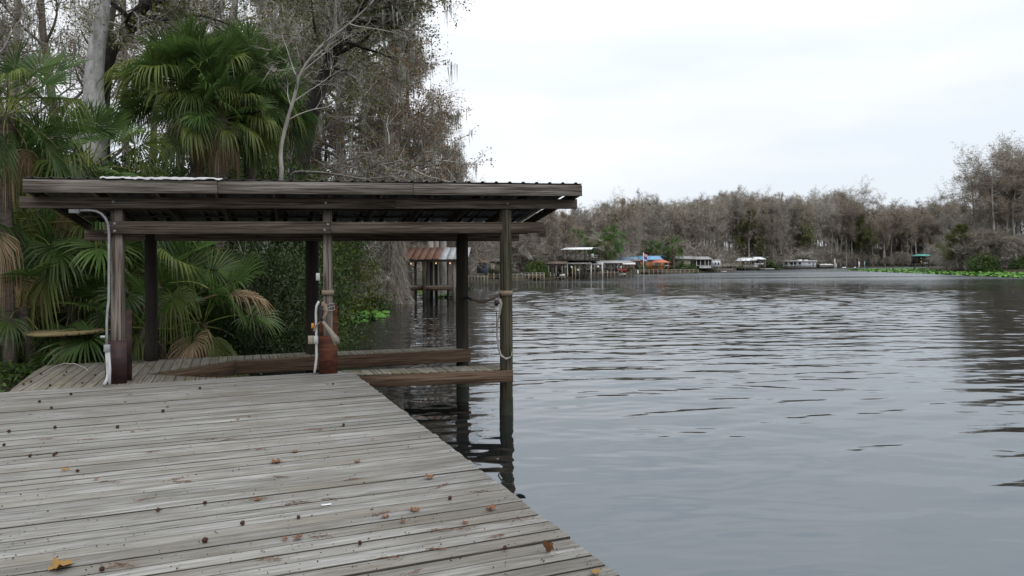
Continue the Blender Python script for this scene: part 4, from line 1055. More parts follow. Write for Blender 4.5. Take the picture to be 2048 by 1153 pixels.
# palms at the left edge
palm_at('fan palm with drooping fronds beside a pale lichened trunk', 22, 215, 12.9, 34, s=0.74, dead=4, seed=4, yel=0.3, tr=0.11)
palm_at('fan palm whose yellow green fronds hang over the roof corner', 165, 325, 14.6, 22, s=0.95, dead=2, seed=5, yel=0.45, tr=0.09)
palm_at('fan palm with long hanging fronds behind the left square post', 165, 470, 15.2, 20, s=1.1, dead=2, seed=6, yel=0.45, tr=0.09)
palm_at('small dark fan palm at the foot of the spool table', 45, 600, 13.4, 14, s=0.8, dead=2, seed=7, yel=0.0, tr=0.09)
palm_at('low fan palm behind the spool table', 150, 600, 14.6, 16, s=0.9, dead=2, seed=8, yel=0.1, tr=0.09)
palm_at('bright fan palm filling the gap behind the left round post', 325, 555, 15.0, 26, s=1.0, dead=1, seed=9, yel=0.15, tr=0.09)
palm_at('fan palm with folded tan dead fronds beside the slip', 412, 632, 15.6, 16, s=0.95, dead=3, seed=10, yel=0.2, tr=0.09)
palm_at('low fan palm hugging the rear of the walkway', 290, 640, 14.2, 12, s=0.8, dead=3, seed=11, yel=0.1, tr=0.09)
palm_at('tangled fan palm growing under the hanging dead frond', 15, 440, 14.0, 18, s=1.1, dead=3, seed=12, yel=0.3, tr=0.09)
# the folded dead fronds that catch the light
fp = thing('dead_palm_frond', 'large tan dead frond folded over a green palm by the slip', 'palm frond', tuple(at(405, 600, 14.6)))
mb = fan_leaf(301, 0.45, pet=0.5, R=1.0, droop=1.0, span=1.3); o = obj('blade', mb.mesh('dead_frond', ['palm_dead', 'palm_dead']), fp); o.rotation_euler = (0.3, 0, 0.25)
fp = thing('dead_palm_frond', 'brown dead frond hanging to the ground behind the walkway', 'palm frond', tuple(at(395, 660, 14.3)))
mb = fan_leaf(302, -0.15, pet=0.3, R=0.9, droop=1.25, span=1.7); o = obj('blade', mb.mesh('dead_frond', ['palm_dead', 'palm_dead']), fp); o.rotation_euler = (0, 0, -1.4)
fp = thing('dead_palm_frond', 'grey withered frond hanging limp at the edge of the thicket', 'palm frond', tuple(at(-6, 438, 12.6)))
mb = fan_leaf(303, -0.6, pet=0.3, R=0.75, droop=1.5, span=1.4); o = obj('blade', mb.mesh('dead_frond', ['palm_dead', 'palm_dead']), fp); o.rotation_euler = (0, 0, -1.0)
fp = thing('dead_palm_frond', 'dry tan frond lying on the ground beside the walkway', 'palm frond', tuple(at(105, 700, 12.9)))
mb = fan_leaf(304, -0.1, pet=0.6, R=0.7, droop=0.8, span=1.2); o = obj('blade', mb.mesh('dead_frond', ['palm_dead', 'palm_dead']), fp); o.rotation_euler = (0, 0.1, -0.9)

# ------------------------------------------------------------------ near wood on the left bank
FT = lambda t: 0.3
proto('oak_bare', 'bark_brown', ['twig', 'leaf_olive', 'moss'], seed=60, H=20, r=0.24, wander=0.05, h0=0.22, n1=24, l1=lambda t: 5.0 * (1.15 - t), a1=0.85, trop1=0.03, n2=6, l2=0.5, n3=3, l3=0.6, tw=7, twl=0.6, tww=0.012, nl=9, ls=0.10, k=7)
proto('oak_leafy', 'bark_brown', ['twig', 'leaf_olive', 'moss'], seed=61, H=20, r=0.26, wander=0.05, h0=0.3, n1=24, l1=lambda t: 5.5 * (1.15 - t), a1=0.9, trop1=0.02, n2=6, l2=0.5, n3=4, l3=0.6, tw=6, twl=0.5, tww=0.012, nl=26, ls=0.12, k=7, moss=120, mossl=1.2)
proto('slim_bare', 'bark_brown', ['twig_brown', 'leaf_rust', 'moss'], seed=62, H=20, r=0.20, wander=0.035, h0=0.4, n1=22, l1=lambda t: 3.4 * (1.2 - t), a1=0.9, trop1=0.03, n2=5, l2=0.5, n3=3, l3=0.6, tw=8, twl=0.6, tww=0.012, nl=6, ls=0.10, k=7, moss=60)
proto('slim_grey', 'bark_pale', ['twig', 'leaf_olive', 'moss'], seed=63, H=20, r=0.21, wander=0.03, h0=0.45, n1=20, l1=lambda t: 3.4 * (1.2 - t), a1=0.95, trop1=0.02, n2=5, l2=0.5, n3=3, l3=0.6, tw=8, twl=0.6, tww=0.012, nl=7, ls=0.10, k=7, moss=100)
NLM = ((-999, 'the left edge palms'), (140, 'the pale lichened trunk'), (300, 'the tall fan palms'), (540, 'the leaning dark trunk'))
SLM = ((-999, 'the spool table'), (200, 'the left round post'), (440, 'the folded dead frond'), (540, 'the middle of the slip'), (640, 'the middle square post'), (680, 'the lily patch'))
def lmk(tab, px): return [t for a, t in tab if px >= a][-1]
NB = {'oak_bare': ('bare_tree', 'bare branched hardwood with few olive leaves in the wood behind the palms', 'hardwoods behind the palms'),
      'oak_leafy': ('leafy_oak', 'olive leaved oak in the wood behind the palms', 'oaks behind the palms'),
      'slim_bare': ('slender_tree', 'slender brown trunked tree in the wood behind the palms', 'slender trees behind the palms'),
      'slim_grey': ('grey_tree', 'slender grey trunked tree in the wood behind the palms', 'grey trees behind the palms')}
for px, Z, k, H in ((-60, 24, 'oak_bare', 18), (10, 30, 'slim_grey', 22), (55, 38, 'slim_bare', 24), (100, 27, 'oak_bare', 20), (130, 25, 'slim_bare', 19), (245, 36, 'slim_grey', 24),
                    (285, 30, 'slim_bare', 21), (335, 27, 'slim_bare', 22), (390, 34, 'slim_grey', 24), (440, 46, 'slim_bare', 26), (520, 40, 'slim_grey', 25), (560, 33, 'oak_leafy', 22),
                    (470, 58, 'oak_leafy', 26), (590, 48, 'oak_leafy', 25), (200, 56, 'oak_bare', 26), (30, 60, 'oak_bare', 26), (310, 62, 'slim_bare', 28), (120, 66, 'slim_bare', 28), (-120, 40, 'slim_grey', 24),
                    (-150, 20, 'oak_bare', 18), (620, 60, 'slim_bare', 27), (410, 70, 'slim_grey', 30), (540, 66, 'oak_bare', 28), (70, 21, 'slim_bare', 17)):
    p = at(px, 527, Z); nm, lb, gr = NB[k]; far_ = ' far' if Z > 45 else ''
    lb = lb.split(' in the wood')[0] + far_ + ' behind ' + lmk(NLM, px); gr = gr.split(' behind')[0] + far_ + ' behind ' + lmk(NLM, px)
    plant(k, nm, lb, 'tree', p[0], p[1], H, rf.uniform(0, 6.28), gr)

def path_tree(name, label, pix, r, bark, crown, seed, parent_z=True, **kw):
    """a tree whose trunk runs through given picture points at given distances"""
    pts = [at(*q) for q in pix]
    b = pts[0].copy(); g = gz(b[0], b[1])
    t = thing(name, label, 'tree', (b[0], b[1], g))
    path = [np.array((0, 0, -0.3))] + [q - np.array((b[0], b[1], g)) for q in pts[1:]] if parent_z else pts
    T, Cn = make_tree(seed, H=10, r=r, path=path, **kw)
    T.build('trunk', bark, t, True); Cn.build('crown', crown, t)
    return t
# pale lichened trunk and the dark limb that sweeps behind it
path_tree('lichened_tree', 'pale grey lichen covered trunk rising behind the roof corner',
          ((185, 600, 20), (184, 430, 20), (186, 300, 20), (197, 250, 20), (187, 190, 20), (192, 110, 20), (204, 30, 20), (212, -60, 20), (215, -220, 20), (230, -420, 20)), 0.42, 'bark_grey', ['twig', 'leaf_olive', 'moss'], 201,
          h0=0.80, n1=12, l1=lambda t: 3.5, a1=0.9, n2=6, l2=0.5, n3=4, tw=16, twl=0.5, tww=0.012, nl=14, ls=0.11, k=11)
path_tree('dark_oak', 'dark crooked oak limb sweeping up behind the pale trunk',
          ((232, 620, 23), (205, 420, 23), (198, 250, 22.5), (206, 150, 22), (222, 92, 22), (255, 62, 21.8), (276, 28, 21.6), (300, 5, 21.6), (352, -5, 21.6), (400, -60, 21.6), (420, -160, 21.6)), 0.36, 'bark_dark', ['twig', 'leaf_olive', 'moss'], 202,
          h0=0.45, n1=14, l1=lambda t: 3.0, a1=0.9, n2=6, l2=0.5, n3=4, tw=16, twl=0.5, tww=0.012, nl=20, ls=0.11, k=9)
path_tree('curved_sapling', 'thin pale sapling curving up at the edge of the roof',
          ((512, 660, 19.2), (532, 470, 19.0), (556, 395, 18.8), (563, 345, 18.6), (561, 300, 18.6), (575, 240, 18.6), (590, 190, 18.6), (602, 145, 18.6), (640, 95, 18.5), (690, 55, 18.4), (745, 5, 18.3), (800, -60, 18.2)), 0.075, 'bark_pale', ['twig_pale', 'leaf_olive', 'moss'], 203,
          h0=0.42, n1=14, l1=lambda t: 2.0, a1=0.8, n2=4, l2=0.5, n3=3, tw=6, twl=0.45, tww=0.009, nl=2, ls=0.07, k=7)
path_tree('leaning_oak', 'dark trunk leaning out over the river with olive and rust leaves',
          ((560, 640, 27), (590, 400, 27), (612, 270, 27), (632, 195, 27), (655, 140, 27), (672, 95, 27), (700, 48, 26.8), (726, 8, 26.6), (745, -50, 26.4), (750, -130, 26)), 0.40, 'bark_dark', ['twig', 'leaf_olive', 'moss'], 204,
          h0=0.45, n1=32, l1=lambda t: 2.5, a1=1.0, trop1=0.0, n2=6, l2=0.5, n3=4, tw=9, twl=0.5, tww=0.012, nl=13, ls=0.12, k=9, moss=60, mossl=0.9)
path_tree('fallen_bough', 'pale leafless bough sprawling low over the roof edge',
          ((560, 640, 24), (572, 420, 24), (580, 352, 24), (625, 345, 23.6), (675, 350, 23), (730, 358, 22.6), (790, 352, 22)), 0.08, 'bark_pale', ['twig_pale', 'leaf_olive', 'moss'], 205,
          h0=0.5, n1=12, l1=lambda t: 1.3, a1=0.7, trop1=0.03, n2=4, l2=0.5, n3=3, tw=6, twl=0.35, tww=0.007, nl=0, k=6)

# big cypresses leaning over the river: rust leaves, grey moss
NC = dict(wander=0.03, h0=0.22, n1=40, a1=1.35, trop1=0.012, n2=7, l2=0.42, n3=4, l3=0.6, tw=10, twl=0.6, tww=0.014, tdroop=0.25, nl=12, ls=0.14, moss=800, mossl=1.3, mossw=0.05, flare=1.2, k=9)
proto('big_cypress0', 'bark_cypress', ['twig_brown', 'leaf_rust', 'moss'], seed=70, H=20, r=0.42, l1=lambda t: 6.0 * (1.1 - t) + 0.8, **NC)
proto('big_cypress1', 'bark_cypress', ['twig', 'leaf_rust', 'moss'], seed=71, H=20, r=0.38, l1=lambda t: 5.0 * (1.1 - t) + 1.0, **NC)
for px, Z, key, H, lb in ((735, 47, 0, 25, 'huge cypress with rusty leaves and hanging moss beyond the leaning trunk'), (690, 42, 1, 22, 'grey mossy cypress crowded behind the leaning trunk'),
                          (812, 53, 1, 20, 'rusty cypress with long side branches above the neighbouring boathouse'), (868, 62, 0, 15.5, 'broad rust brown cypress reaching furthest over the river'),
                          (905, 74, 1, 14, 'brown cypress behind the rusty roofed boathouse'), (640, 50, 0, 26, 'tall cypress rising behind the curved sapling'), (938, 84, 0, 12, 'low rust cypress just above the end of the roof')):
    p = at(px, 527, Z)
    plant('big_cypress%d' % key, 'cypress_tree', lb, 'tree', p[0], p[1], H, rf.uniform(0, 6.28), 'mossy cypresses along the near bank')
for px, Z, key, ty, lb in ((1062, 116, 0, 440, 'brown mossy cypress just past the end of the roof'), (1100, 118, 1, 418, 'rusty mossy cypress behind the first pier'), (1128, 124, 0, 428, 'cypress hung with moss behind the two storey boathouse'),
                           (940, 96, 1, 432, 'orange brown cypress seen between the two round piles'), (985, 104, 0, 440, 'mossy cypress above the blue shed'), (1025, 110, 1, 445, 'mossy cypress beside the front pile'),
                           (1256, 158, 1, 404, 'broad bare red brown cypress behind the blue roofed house')):
    p = at(px, 527, Z)
    plant('big_cypress%d' % key, 'cypress_tree', lb, 'tree', p[0], p[1], hh(px, ty) * Z / F + EYE + 0.4, rf.uniform(0, 6.28), 'cypresses behind the docks')

# buttressed cypress standing in the shallows
T = MB(); rng = np.random.default_rng(5)
zs = np.array((-0.5, 0, 0.35, 0.8, 1.5, 2.6, 4.5, 7, 10, 13)); rs = np.array((1.25, 1.05, 0.86, 0.72, 0.60, 0.52, 0.45, 0.38, 0.3, 0.2)); k = 40
th = np.arange(k) / k * 2 * math.pi
lob = 1 + 0.22 * np.exp(-np.maximum(zs, 0)[:, None] / 1.3) * (np.cos(th * 7 + 0.5)[None] + 0.4 * np.cos(th * 4)[None])
V = np.stack([(rs[:, None] * lob * np.cos(th)[None]), rs[:, None] * lob * np.sin(th)[None], np.repeat(zs[:, None], k, 1)], -1).reshape(-1, 3)
i = np.arange(len(zs) - 1)[:, None] * k; j = np.arange(k)[None]; j2 = (j + 1) % k
T.add(V, np.stack([i + j, i + j2, i + k + j2, i + k + j], -1).reshape(-1, 4))
p = at(786, HOR, 43.2)
bt = thing('buttressed_cypress', 'swollen cypress base draped in bare vines beside the rusty boathouse', 'tree', (p[0], p[1], WATER))
T.build('trunk', 'bark_cypress', bt, True)
mb = MB(); n = 3500
a = rng.uniform(0, 6.28, n); h = rng.uniform(0.1, 5.5, n); rr = np.interp(h, zs, rs) * 1.12 + rng.uniform(0, 0.25, n)
P = np.stack([np.cos(a) * rr, np.sin(a) * rr, h], -1); tris(mb, P, nrm(np.stack([np.cos(a) * 0.4, np.sin(a) * 0.4, -1.2 + 0 * a], -1) + rng.normal(0, 0.35, (n, 3))), rng.uniform(0.3, 1.0, n), 0.022, rng)
mb.build('vines', 'twig_brown', bt)
p = at(757, HOR, 44.0)
tt = thing('slim_cypress', 'slim pale cypress trunk leaning on the swollen base', 'tree', (p[0], p[1], WATER))
mb = MB(); tube(mb, [(0, 0, -0.5), (0, 0, 0.4), (0.05, 0, 2), (0.1, 0, 6), (0.2, 0.2, 13)], np.array((0.55, 0.40, 0.26, 0.22, 0.1)), 12); mb.build('trunk', 'bark_pale', tt, True)
# grey twiggy, mossy thicket under the roof line between shrub and cypress
for px, Z, H in ((680, 37, 3.6), (700, 45, 4.2), (660, 38, 5), (900, 78, 7), (920, 86, 7), (1000, 108, 8), (1040, 112, 7)):
    p = at(px, 527, Z)
    plant('thicket%d' % (px % 2 + 1), 'bare_shrub', 'pale leafless thicket along the near bank', 'shrub', p[0], p[1], H, None, 'thickets along the near bank', base=5.0)
# evergreen screen behind the slip
SH = ((470, 20, 'a', 1.5, 1.3), (520, 21.5, 'a', 1.6, 1.35), (525, 21, 'b', 1.5, 1.3), (555, 22.5, 'a', 1.6, 1.3), (598, 24, 'c', 1.0, 1.6), (668, 37, 'c', 1.5, 1.3), (705, 41, 'c', 1.4, 1.1), (525, 26, 'b', 1.8, 1.5), (565, 28, 'c', 1.7, 1.4), (450, 24, 'a', 1.7, 1.5),
      (500, 18.2, 'a', 0.9, 0.8), (565, 17.9, 'b', 0.85, 0.95), (598, 20.0, 'c', 0.7, 1.2), (605, 31, 'a', 1.3, 1.4), (535, 17.3, 'a', 1.05, 1.5), (735, 38, 'a', 1.1, 0.8), (380, 22, 'b', 1.5, 1.4), (310, 21, 'a', 1.6, 1.4), (240, 20, 'b', 1.5, 1.3), (170, 19.5, 'a', 1.5, 1.3), (90, 18.5, 'b', 1.5, 1.2), (20, 18, 'a', 1.5, 1.2), (-50, 17, 'a', 1.4, 1.2),
      (420, 18.6, 'a', 1.0, 0.8), (340, 17.6, 'a', 1.0, 0.8), (210, 16.4, 'a', 1.0, 0.8), (60, 16.0, 'a', 0.9, 0.7), (0, 14.2, 'b', 0.7, 0.6), (120, 15.2, 'a', 0.7, 0.6))
nmS = {'a': ('dark_shrub', 'dark leaved evergreen shrub on the bank behind the slip', 'dark shrubs behind the slip'), 'b': ('green_shrub', 'mid green evergreen shrub on the bank behind the slip', 'green shrubs behind the slip'), 'c': ('yellow_shrub', 'yellow green shrub overhanging the water behind the slip', 'yellow shrubs behind the slip')}
for px, Z, k, s, sz in SH:
    p = at(px, 527, Z); nm, lb, gr = nmS[k]; lb = ('small ' if s < 1.1 else 'tall ') + lb.split(' on the bank')[0].split(' overhanging')[0] + ' behind ' + lmk(SLM, px); gr = lb + 's'
    plant_bush('shrub_' + k, nm, lb, p[0], p[1], s, None, gr, sz=sz)
for px, Z, k, s, sz in ((430, 34, 'b', 2.2, 0.95), (520, 38, 'b', 2.4, 1.0), (620, 36, 'b', 2.2, 1.0), (340, 36, 'a', 2.4, 1.0), (240, 34, 'b', 2.3, 1.0), (130, 32, 'a', 2.2, 1.0), (30, 30, 'b', 2.2, 1.0), (700, 52, 'b', 2.2, 1.0), (-50, 28, 'a', 2.2, 1.0)):
    p = at(px, 527, Z)
    plant_bush('shrub_' + k, 'understory_tree', 'broad evergreen bush deep in the wood behind ' + lmk(NLM, px), p[0], p[1], s, None, 'understory behind ' + lmk(NLM, px), sz=sz)
# ferny ground cover at the left of the walkway, and leaf litter under the bank
rng = np.random.default_rng(9); mb = MB(); n = 26000
X = rng.uniform(-16, -6.6, n); Y = rng.uniform(9.2, 19, n)
ok = sdf(np.stack([X, Y], -1), [(-8.3, 11.75), (-6.75, 9.2), (-5.5, 9.0), (-6.5, 12.2), (-3, 13.3), (-3, 14.0), (-6.8, 12.75)]) < 0
X, Y = X[ok], Y[ok]; Zg = ground_z(np.stack([X, Y], -1)); ok = Zg > WATER + 0.05; X, Y, Zg = X[ok], Y[ok], Zg[ok]
hgt = 0.18 + 0.30 * (0.5 + 0.5 * np.sin(X * 1.9) * np.sin(Y * 1.7 + 1))
leaves(mb, np.stack([X, Y, Zg + rng.uniform(0, 1, len(X)) * hgt], -1), rng.uniform(0.06, 0.16, len(X)), rng, 0, 0.45)
tag(mb.build('ground_cover', 'leaf_green'), 'low ferny ground cover beside the walkway', 'ground cover', kind='stuff')

# ------------------------------------------------------------------ lily pads
def pad_mesh(name, seed, r, lift):
    rg = np.random.default_rng(seed); th = np.linspace(0.25, 2 * math.pi - 0.25, 12); mb = MB()
    rr = r * (1 + 0.08 * np.sin(th * 3 + seed)); V = [(0, 0, 0)] + [(a * math.cos(t), a * math.sin(t), lift * (0.3 + 0.7 * math.cos(t + seed))) for a, t in zip(rr, th)]
    mb.add(V, np.array([[0, i, i + 1] for i in range(1, 12)])); return mb.mesh(name, 'lily', True)
PADS = [pad_mesh('lily_pad', i, 0.17, 0.07) for i in range(4)]
rg = random.Random(21)
lp = thing('lily_patch', 'patch of bright green lily pads beside the overhanging shrub', 'lily pads', tuple(gnd(715, 637, WATER)))
n = 0
while n < 240:
    px, py = rg.uniform(655, 778), rg.uniform(612, 655)
    f = (px - 655) / 123
    if not (614 + 12 * f < py < 655 - 27 * max(0, f - 0.25)): continue
    p = gnd(px, py, WATER); n += 1
    o = obj('lily_pad', PADS[rg.randrange(4)], lp); o.location = Vector((p[0], p[1], WATER + rg.uniform(0.015, 0.10))) - lp.location
    s = rg.uniform(0.45, 0.95); o.scale = (s, s, s); o.rotation_euler = (rg.uniform(-0.4, 0.5), rg.uniform(-0.5, 0.5), rg.uniform(0, 6.28))
def pad_band(name, label, cond, px0, px1, py0, py1, n, s0, seed):
    rng = np.random.default_rng(seed); mb = MB(); c = 0
    PX = rng.uniform(px0, px1, n * 4); PY = rng.uniform(py0, py1, n * 4); keep = [cond(a, b) for a, b in zip(PX, PY)]
    pts = np.array([gnd(a, b, WATER) for a, b, k in zip(PX, PY, keep) if k][:n])
    m = len(pts); pts[:, 2] = WATER + rng.uniform(0.02, 0.22, m)
    nn = nrm(rng.normal(0, 0.3, (m, 3)) + np.array((0, 0, 1.0))); a = nrm(np.cross(nn, rng.normal(size=(m, 3)))); b = np.cross(nn, a)
    sz = s0 * rng.uniform(0.6, 1.3, (m, 1)); th = np.arange(6) / 6 * 2 * math.pi
    V = (pts[:, None] + sz[:, :, None] * (np.cos(th)[None, :, None] * a[:, None] + np.sin(th)[None, :, None] * b[:, None])).reshape(-1, 3)
    mb.add(V, np.arange(6 * m).reshape(-1, 6)); return tag(mb.build(name, 'lily'), label, 'lily pads', kind='stuff')
front = [(1690, 541.5), (1760, 545), (1860, 548.5), (1950, 552.5), (2048, 557), (2200, 562)]; back = [(1690, 540.5), (1730, 538.3), (1860, 537), (1900, 541), (1950, 543.5), (2048, 545), (2200, 547)]
pad_band('lily_bed', 'long bright green bed of lily pads edging the point', lambda a, b: lerp(a, back) < b < lerp(a, front), 1690, 2200, 536.5, 562, 9000, 0.24, 5)
pad_band('lily_bed', 'thin line of lily pads along the bank past the buttressed cypress', lambda a, b: True, 838, 905, 592, 597, 60, 0.2, 6)

def sub(o, part):
    """a piece of a part (both written in world coordinates)"""
    o.parent = part; o.matrix_basis = Matrix.Identity(4); return o
# ------------------------------------------------------------------ docks and houses round the bend
def fx(px, Z): return (px - 1024) / F * Z
def fz(px, py, Z): return EYE + hh(px, py) * Z / F
class Far:
    """a thing seen across the water: parts given in picture columns/rows at its own distance"""
    def __init__(s, name, label, cat, px, Z, group=None, base=None):
        s.Z = Z; zb = gz(fx(px, Z), Z) if base is None else base
        s.o = thing(name, label, cat, (fx(px, Z), Z, zb), 0, group)
    def box(s, name, px0, px1, py0, py1, mat, d0=0.0, d1=3.0, zabs=None):
        Z = s.Z + d0; mb = MB(); z1, z0 = fz(px0, py0, Z), fz(px0, py1, Z)
        if zabs is not None: z0 = zabs
        abox(mb, fx(px0, Z), fx(px1, Z), Z, s.Z + d1, min(z0, z1), max(z0, z1)); return local(mb.build(name, mat), s.o)
    def post(s, name, px, py0, py1, mat, d=0.0, r=0.09):
        Z = s.Z + d; x = fx(px, Z); z1 = fz(px, py0, Z); z0 = WATER - 0.6 if py1 is None else fz(px, py1, Z)
        mb = MB(); tube(mb, [(x, Z, z0), (x, Z, z1)], r, 7, cap=True); return local(mb.build(name, mat), s.o)
    def slope(s, name, px0, px1, py_front, py_back, mat, d0=-0.5, d1=3.0, th=0.06, px0b=None, px1b=None):
        """roof slope from front eave to back ridge"""
        Za, Zb = s.Z + d0, s.Z + d1; za, zb = fz(px0, py_front, Za), fz(px0, py_back, Zb)
        a0, a1 = fx(px0, Za), fx(px1, Za); b0 = fx(px0b if px0b else px0, Zb) if px0b else a0; b1 = fx(px1b, Zb) if px1b else a1
        mb = MB(); hexa(mb, [(a0, Za, za - th), (b0, Zb, zb - th), (b1, Zb, zb - th), (a1, Za, za - th), (a0, Za, za), (b0, Zb, zb), (b1, Zb, zb), (a1, Za, za)])
        return local(mb.build(name, mat), s.o)
# rusty-roofed boathouse next door
b = Far('neighbour_boathouse', 'neighbouring boathouse with a sheet roof half rusted half bare', 'boathouse', 850, 46, base=WATER)
nsh = 11
for i in range(nsh):
    p0 = 776 + (936 - 776) * i / nsh; p1 = 776 + (936 - 776) * (i + 1) / nsh
    b.slope('roof_sheet', p0, p1 - 0.15, 518 + (0.5 if i % 3 == 1 else 0) + rnd.uniform(-0.2, 0.2), 495.5, 'rust_roof' if i < 7 else 'galv_roof', -0.4, 2.9, 0.05 + 0.004 * (i % 2))
b.slope('rear_roof', 776, 936, 508, 497.0, 'rust_roof', 6.0, 3.0)
b.box('beam', 800, 932, 520.5, 524.5, 'dock_grey', 0.0, 0.15); b.box('beam', 800, 932, 521, 524.5, 'dock_dark', 3.0, 3.15)
for px, d, m in ((802, 0, 'dock_grey'), (831, 2.5, 'dock_grey'), (848, -0.1, 'pile_wood'), (863, 2.2, 'dock_dark'), (873, 2.6, 'dock_dark'), (896, 3, 'dock_grey'), (908, 0.1, 'dock_grey'), (929, 0, 'dock_grey')):
    b.post('post', px, 521, None, m, d, 0.12 if d < 2.4 else 0.10)
b.box('dock_edge', 806, 934, 574.5, 581.5, 'joist_wood', 0.05, 0.12)
for i in range(26):
    p0 = 806 + 128 * i / 26; b.box('plank', p0, p0 + 4.6, 573.2, 574.4, 'dock_grey', 0.13, 3.2)
b.box('shelf', 804, 828, 542, 546, 'white_dirty', 2.0, 2.3); b.box('storage_box', 800, 812, 532, 542, 'panel_white', 2.4, 2.8)
for px, py in ((786, 525), (822, 528), (872, 527), (900, 527), (918, 526)):
    lb_ = thing('string_light', 'small warm bulb hanging under the rusty roof', 'lamp', tuple(at(px, py, 45.9)), 0, 'bulbs under the rusty roof')
    mb = MB(); c = np.array(at(px, py, 45.9)); tube(mb, [c + (0, 0, -0.05), c + (0, 0, -0.02), c + (0, 0, 0.03), c + (0, 0, 0.05)], np.array((0.012, 0.03, 0.03, 0.012)), 8, cap=True); local(mb.build('bulb', 'bulb', smooth=True), lb_)
for px, Z, r in ((858, 50, 0.36), (870, 51.5, 0.30), (884, 53, 0.42)):
    p = at(px, 527, Z); g_ = gz(p[0], p[1])
    t = thing('cypress_tree', 'pale fluted cypress trunk on the lawn behind the rusty boathouse', 'tree', (p[0], p[1], g_), 0, 'trunks behind the rusty boathouse')
    mb = MB(); tube(mb, [(0, 0, -0.3), (0, 0, 0.5), (0.05, 0, 2), (0.1, 0.1, 9)], np.array((1.7, 1.1, 0.9, 0.5)) * r, 12); mb.build('trunk', 'bark_pale', t, True)
# lawn strip
mb = MB(); pts = np.array([(x, y) for y in np.linspace(53, 70, 12) for x in np.linspace(-9.5, -5, 8)]); pts[:, 0] -= 0.05 * (pts[:, 1] - 53) * -1.5
g_ = np.array([gz(*q) for q in pts]) + 0.012; ii = (np.arange(11)[:, None] * 8 + np.arange(7)[None]); mb.add(np.column_stack([pts, g_]), np.stack([ii, ii + 1, ii + 9, ii + 8], -1).reshape(-1, 4))
tag(mb.build('lawn', 'grass_lawn', smooth=True), kind='structure')
# sheds beyond
b = Far('blue_shed', 'small blue grey shed with a rusty lean-to roof', 'shed', 964, 88)
b.box('wall', 953.5, 975, 525, 547, 'blue_wall', 0, 2.5); b.box('window', 963, 969, 529, 537, 'window_dark', -0.03, 0.05); b.slope('roof', 951, 977, 525.5, 520, 'rust_roof', -0.4, 2.8)
b = Far('green_cottage', 'small green walled cottage with a white framed window', 'house', 988, 92)
b.box('wall', 977, 1003, 523, 546, 'green_wall', 0, 4); f_ = b.box('window', 982, 988.5, 527, 538.5, 'white_paint', -0.06, 0.02); sub(b.box('pane', 983.6, 987, 529, 537, 'beige_wall', -0.08, -0.065), f_); b.slope('roof', 974, 1006, 523.5, 517, 'dark_roof', -0.5, 4.2)
def dock(label, px0, px1, Z, y_top, y_face, npost, mat='dock_tan', group='docks round the bend', post_h=4.0, depth=2.2, rail=False):
    b = Far('dock', label, 'dock', (px0 + px1) / 2, Z, None, WATER)
    b.box('deck_board', px0, px1, y_top, y_top + 1.4, 'dock_grey', 0.0, depth); b.box('stringer', px0, px1, y_top + 1.5, y_face, mat, 0.05, 0.15)
    for i in range(npost):
        px = px0 + (px1 - px0) * i / max(1, npost - 1); b.post('post', px, y_top - post_h * rnd.uniform(0.5, 1.1), None, 'dock_tan' if rnd.random() < 0.25 else 'dock_grey', -0.12, 0.085)
    b.box('wale', px0, px1, y_face + 1.2, y_face + 2.6, mat, 0.06, 0.14)
    if rail: b.box('rail', px0, px1, y_top - post_h + 0.3, y_top - post_h + 1.4, 'dock_grey', 0.02, 0.08)
    return b
dock('dark posted dock in front of the blue shed', 930, 974, 79, 554, 558, 8, 'dock_grey', post_h=4)
dock('plank bulkhead dock between the front pile and the first pier', 976, 1045, 92, 549, 553, 7, post_h=3)
dock('railed tan dock left of the two storey boathouse', 1042, 1088, 101, 549, 553.5, 7, post_h=4, rail=True)
dock('low tan dock under the brown lean-to roof', 1086, 1130, 107, 550.5, 553.5, 7, post_h=5)
dock('low dock under the two storey boathouse', 1128, 1204, 113, 547, 550, 10, 'joist_wood')
dock('reddish low dock right of the two storey boathouse', 1200, 1236, 117, 545, 550, 6, 'joist_wood', post_h=3)
b = Far('lean_to_boathouse', 'low boathouse with a faded brown lean-to roof', 'boathouse', 1108, 108, base=WATER)
b.slope('roof', 1080, 1138, 528, 522.5, 'brown_roof', -0.3, 4.0, px0b=1090)
for px, d in ((1084, 0), (1097, 0), (1112, 0), (1124, 0), (1092, 4), (1108, 4), (1128, 4)): b.post('post', px, 525.5 if d == 0 else 523, None, 'dock_grey', d, 0.10)
b = Far('storey_boathouse', 'two storey boathouse with a white canopy over a railed upper deck', 'boathouse', 1160, 112, base=WATER)
b.slope('roof', 1122, 1183, 499.2, 495.5, 'white_paint', -0.4, 3.0, px0b=1134, px1b=1187); b.slope('rear_roof', 1134, 1200, 496.8, 495.6, 'white_dirty', 5.2, 3.02, px0b=1134, px1b=1187)
b.box('floor', 1121, 1198, 519.5, 522, 'dock_dark', 0, 4.8)
for px, d in ((1126, 0), (1134, 0), (1152, 0), (1169.5, 0), (1180, 0), (1197, 3), (1140, 4.6), (1160, 4.6), (1185, 4.6)): b.post('post', px, 497.5, 520, 'dock_dark', d, 0.055)
for y in (511, 515): b.box('rail', 1124, 1182, y, y + 0.9, 'dock_grey', 0.0, 0.06)
for y in (511, 515): b.box('rail', 1125, 1196, y, y + 0.9, 'white_dirty', 4.6, 4.66)
rl_ = b.box('rail', 1124, 1182, 518.2, 519, 'dock_grey', 0.0, 0.06)
for i in range(14): sub(b.post('baluster', 1125 + i * 4.3, 511, 520, 'dock_grey', 0.03, 0.025), rl_)
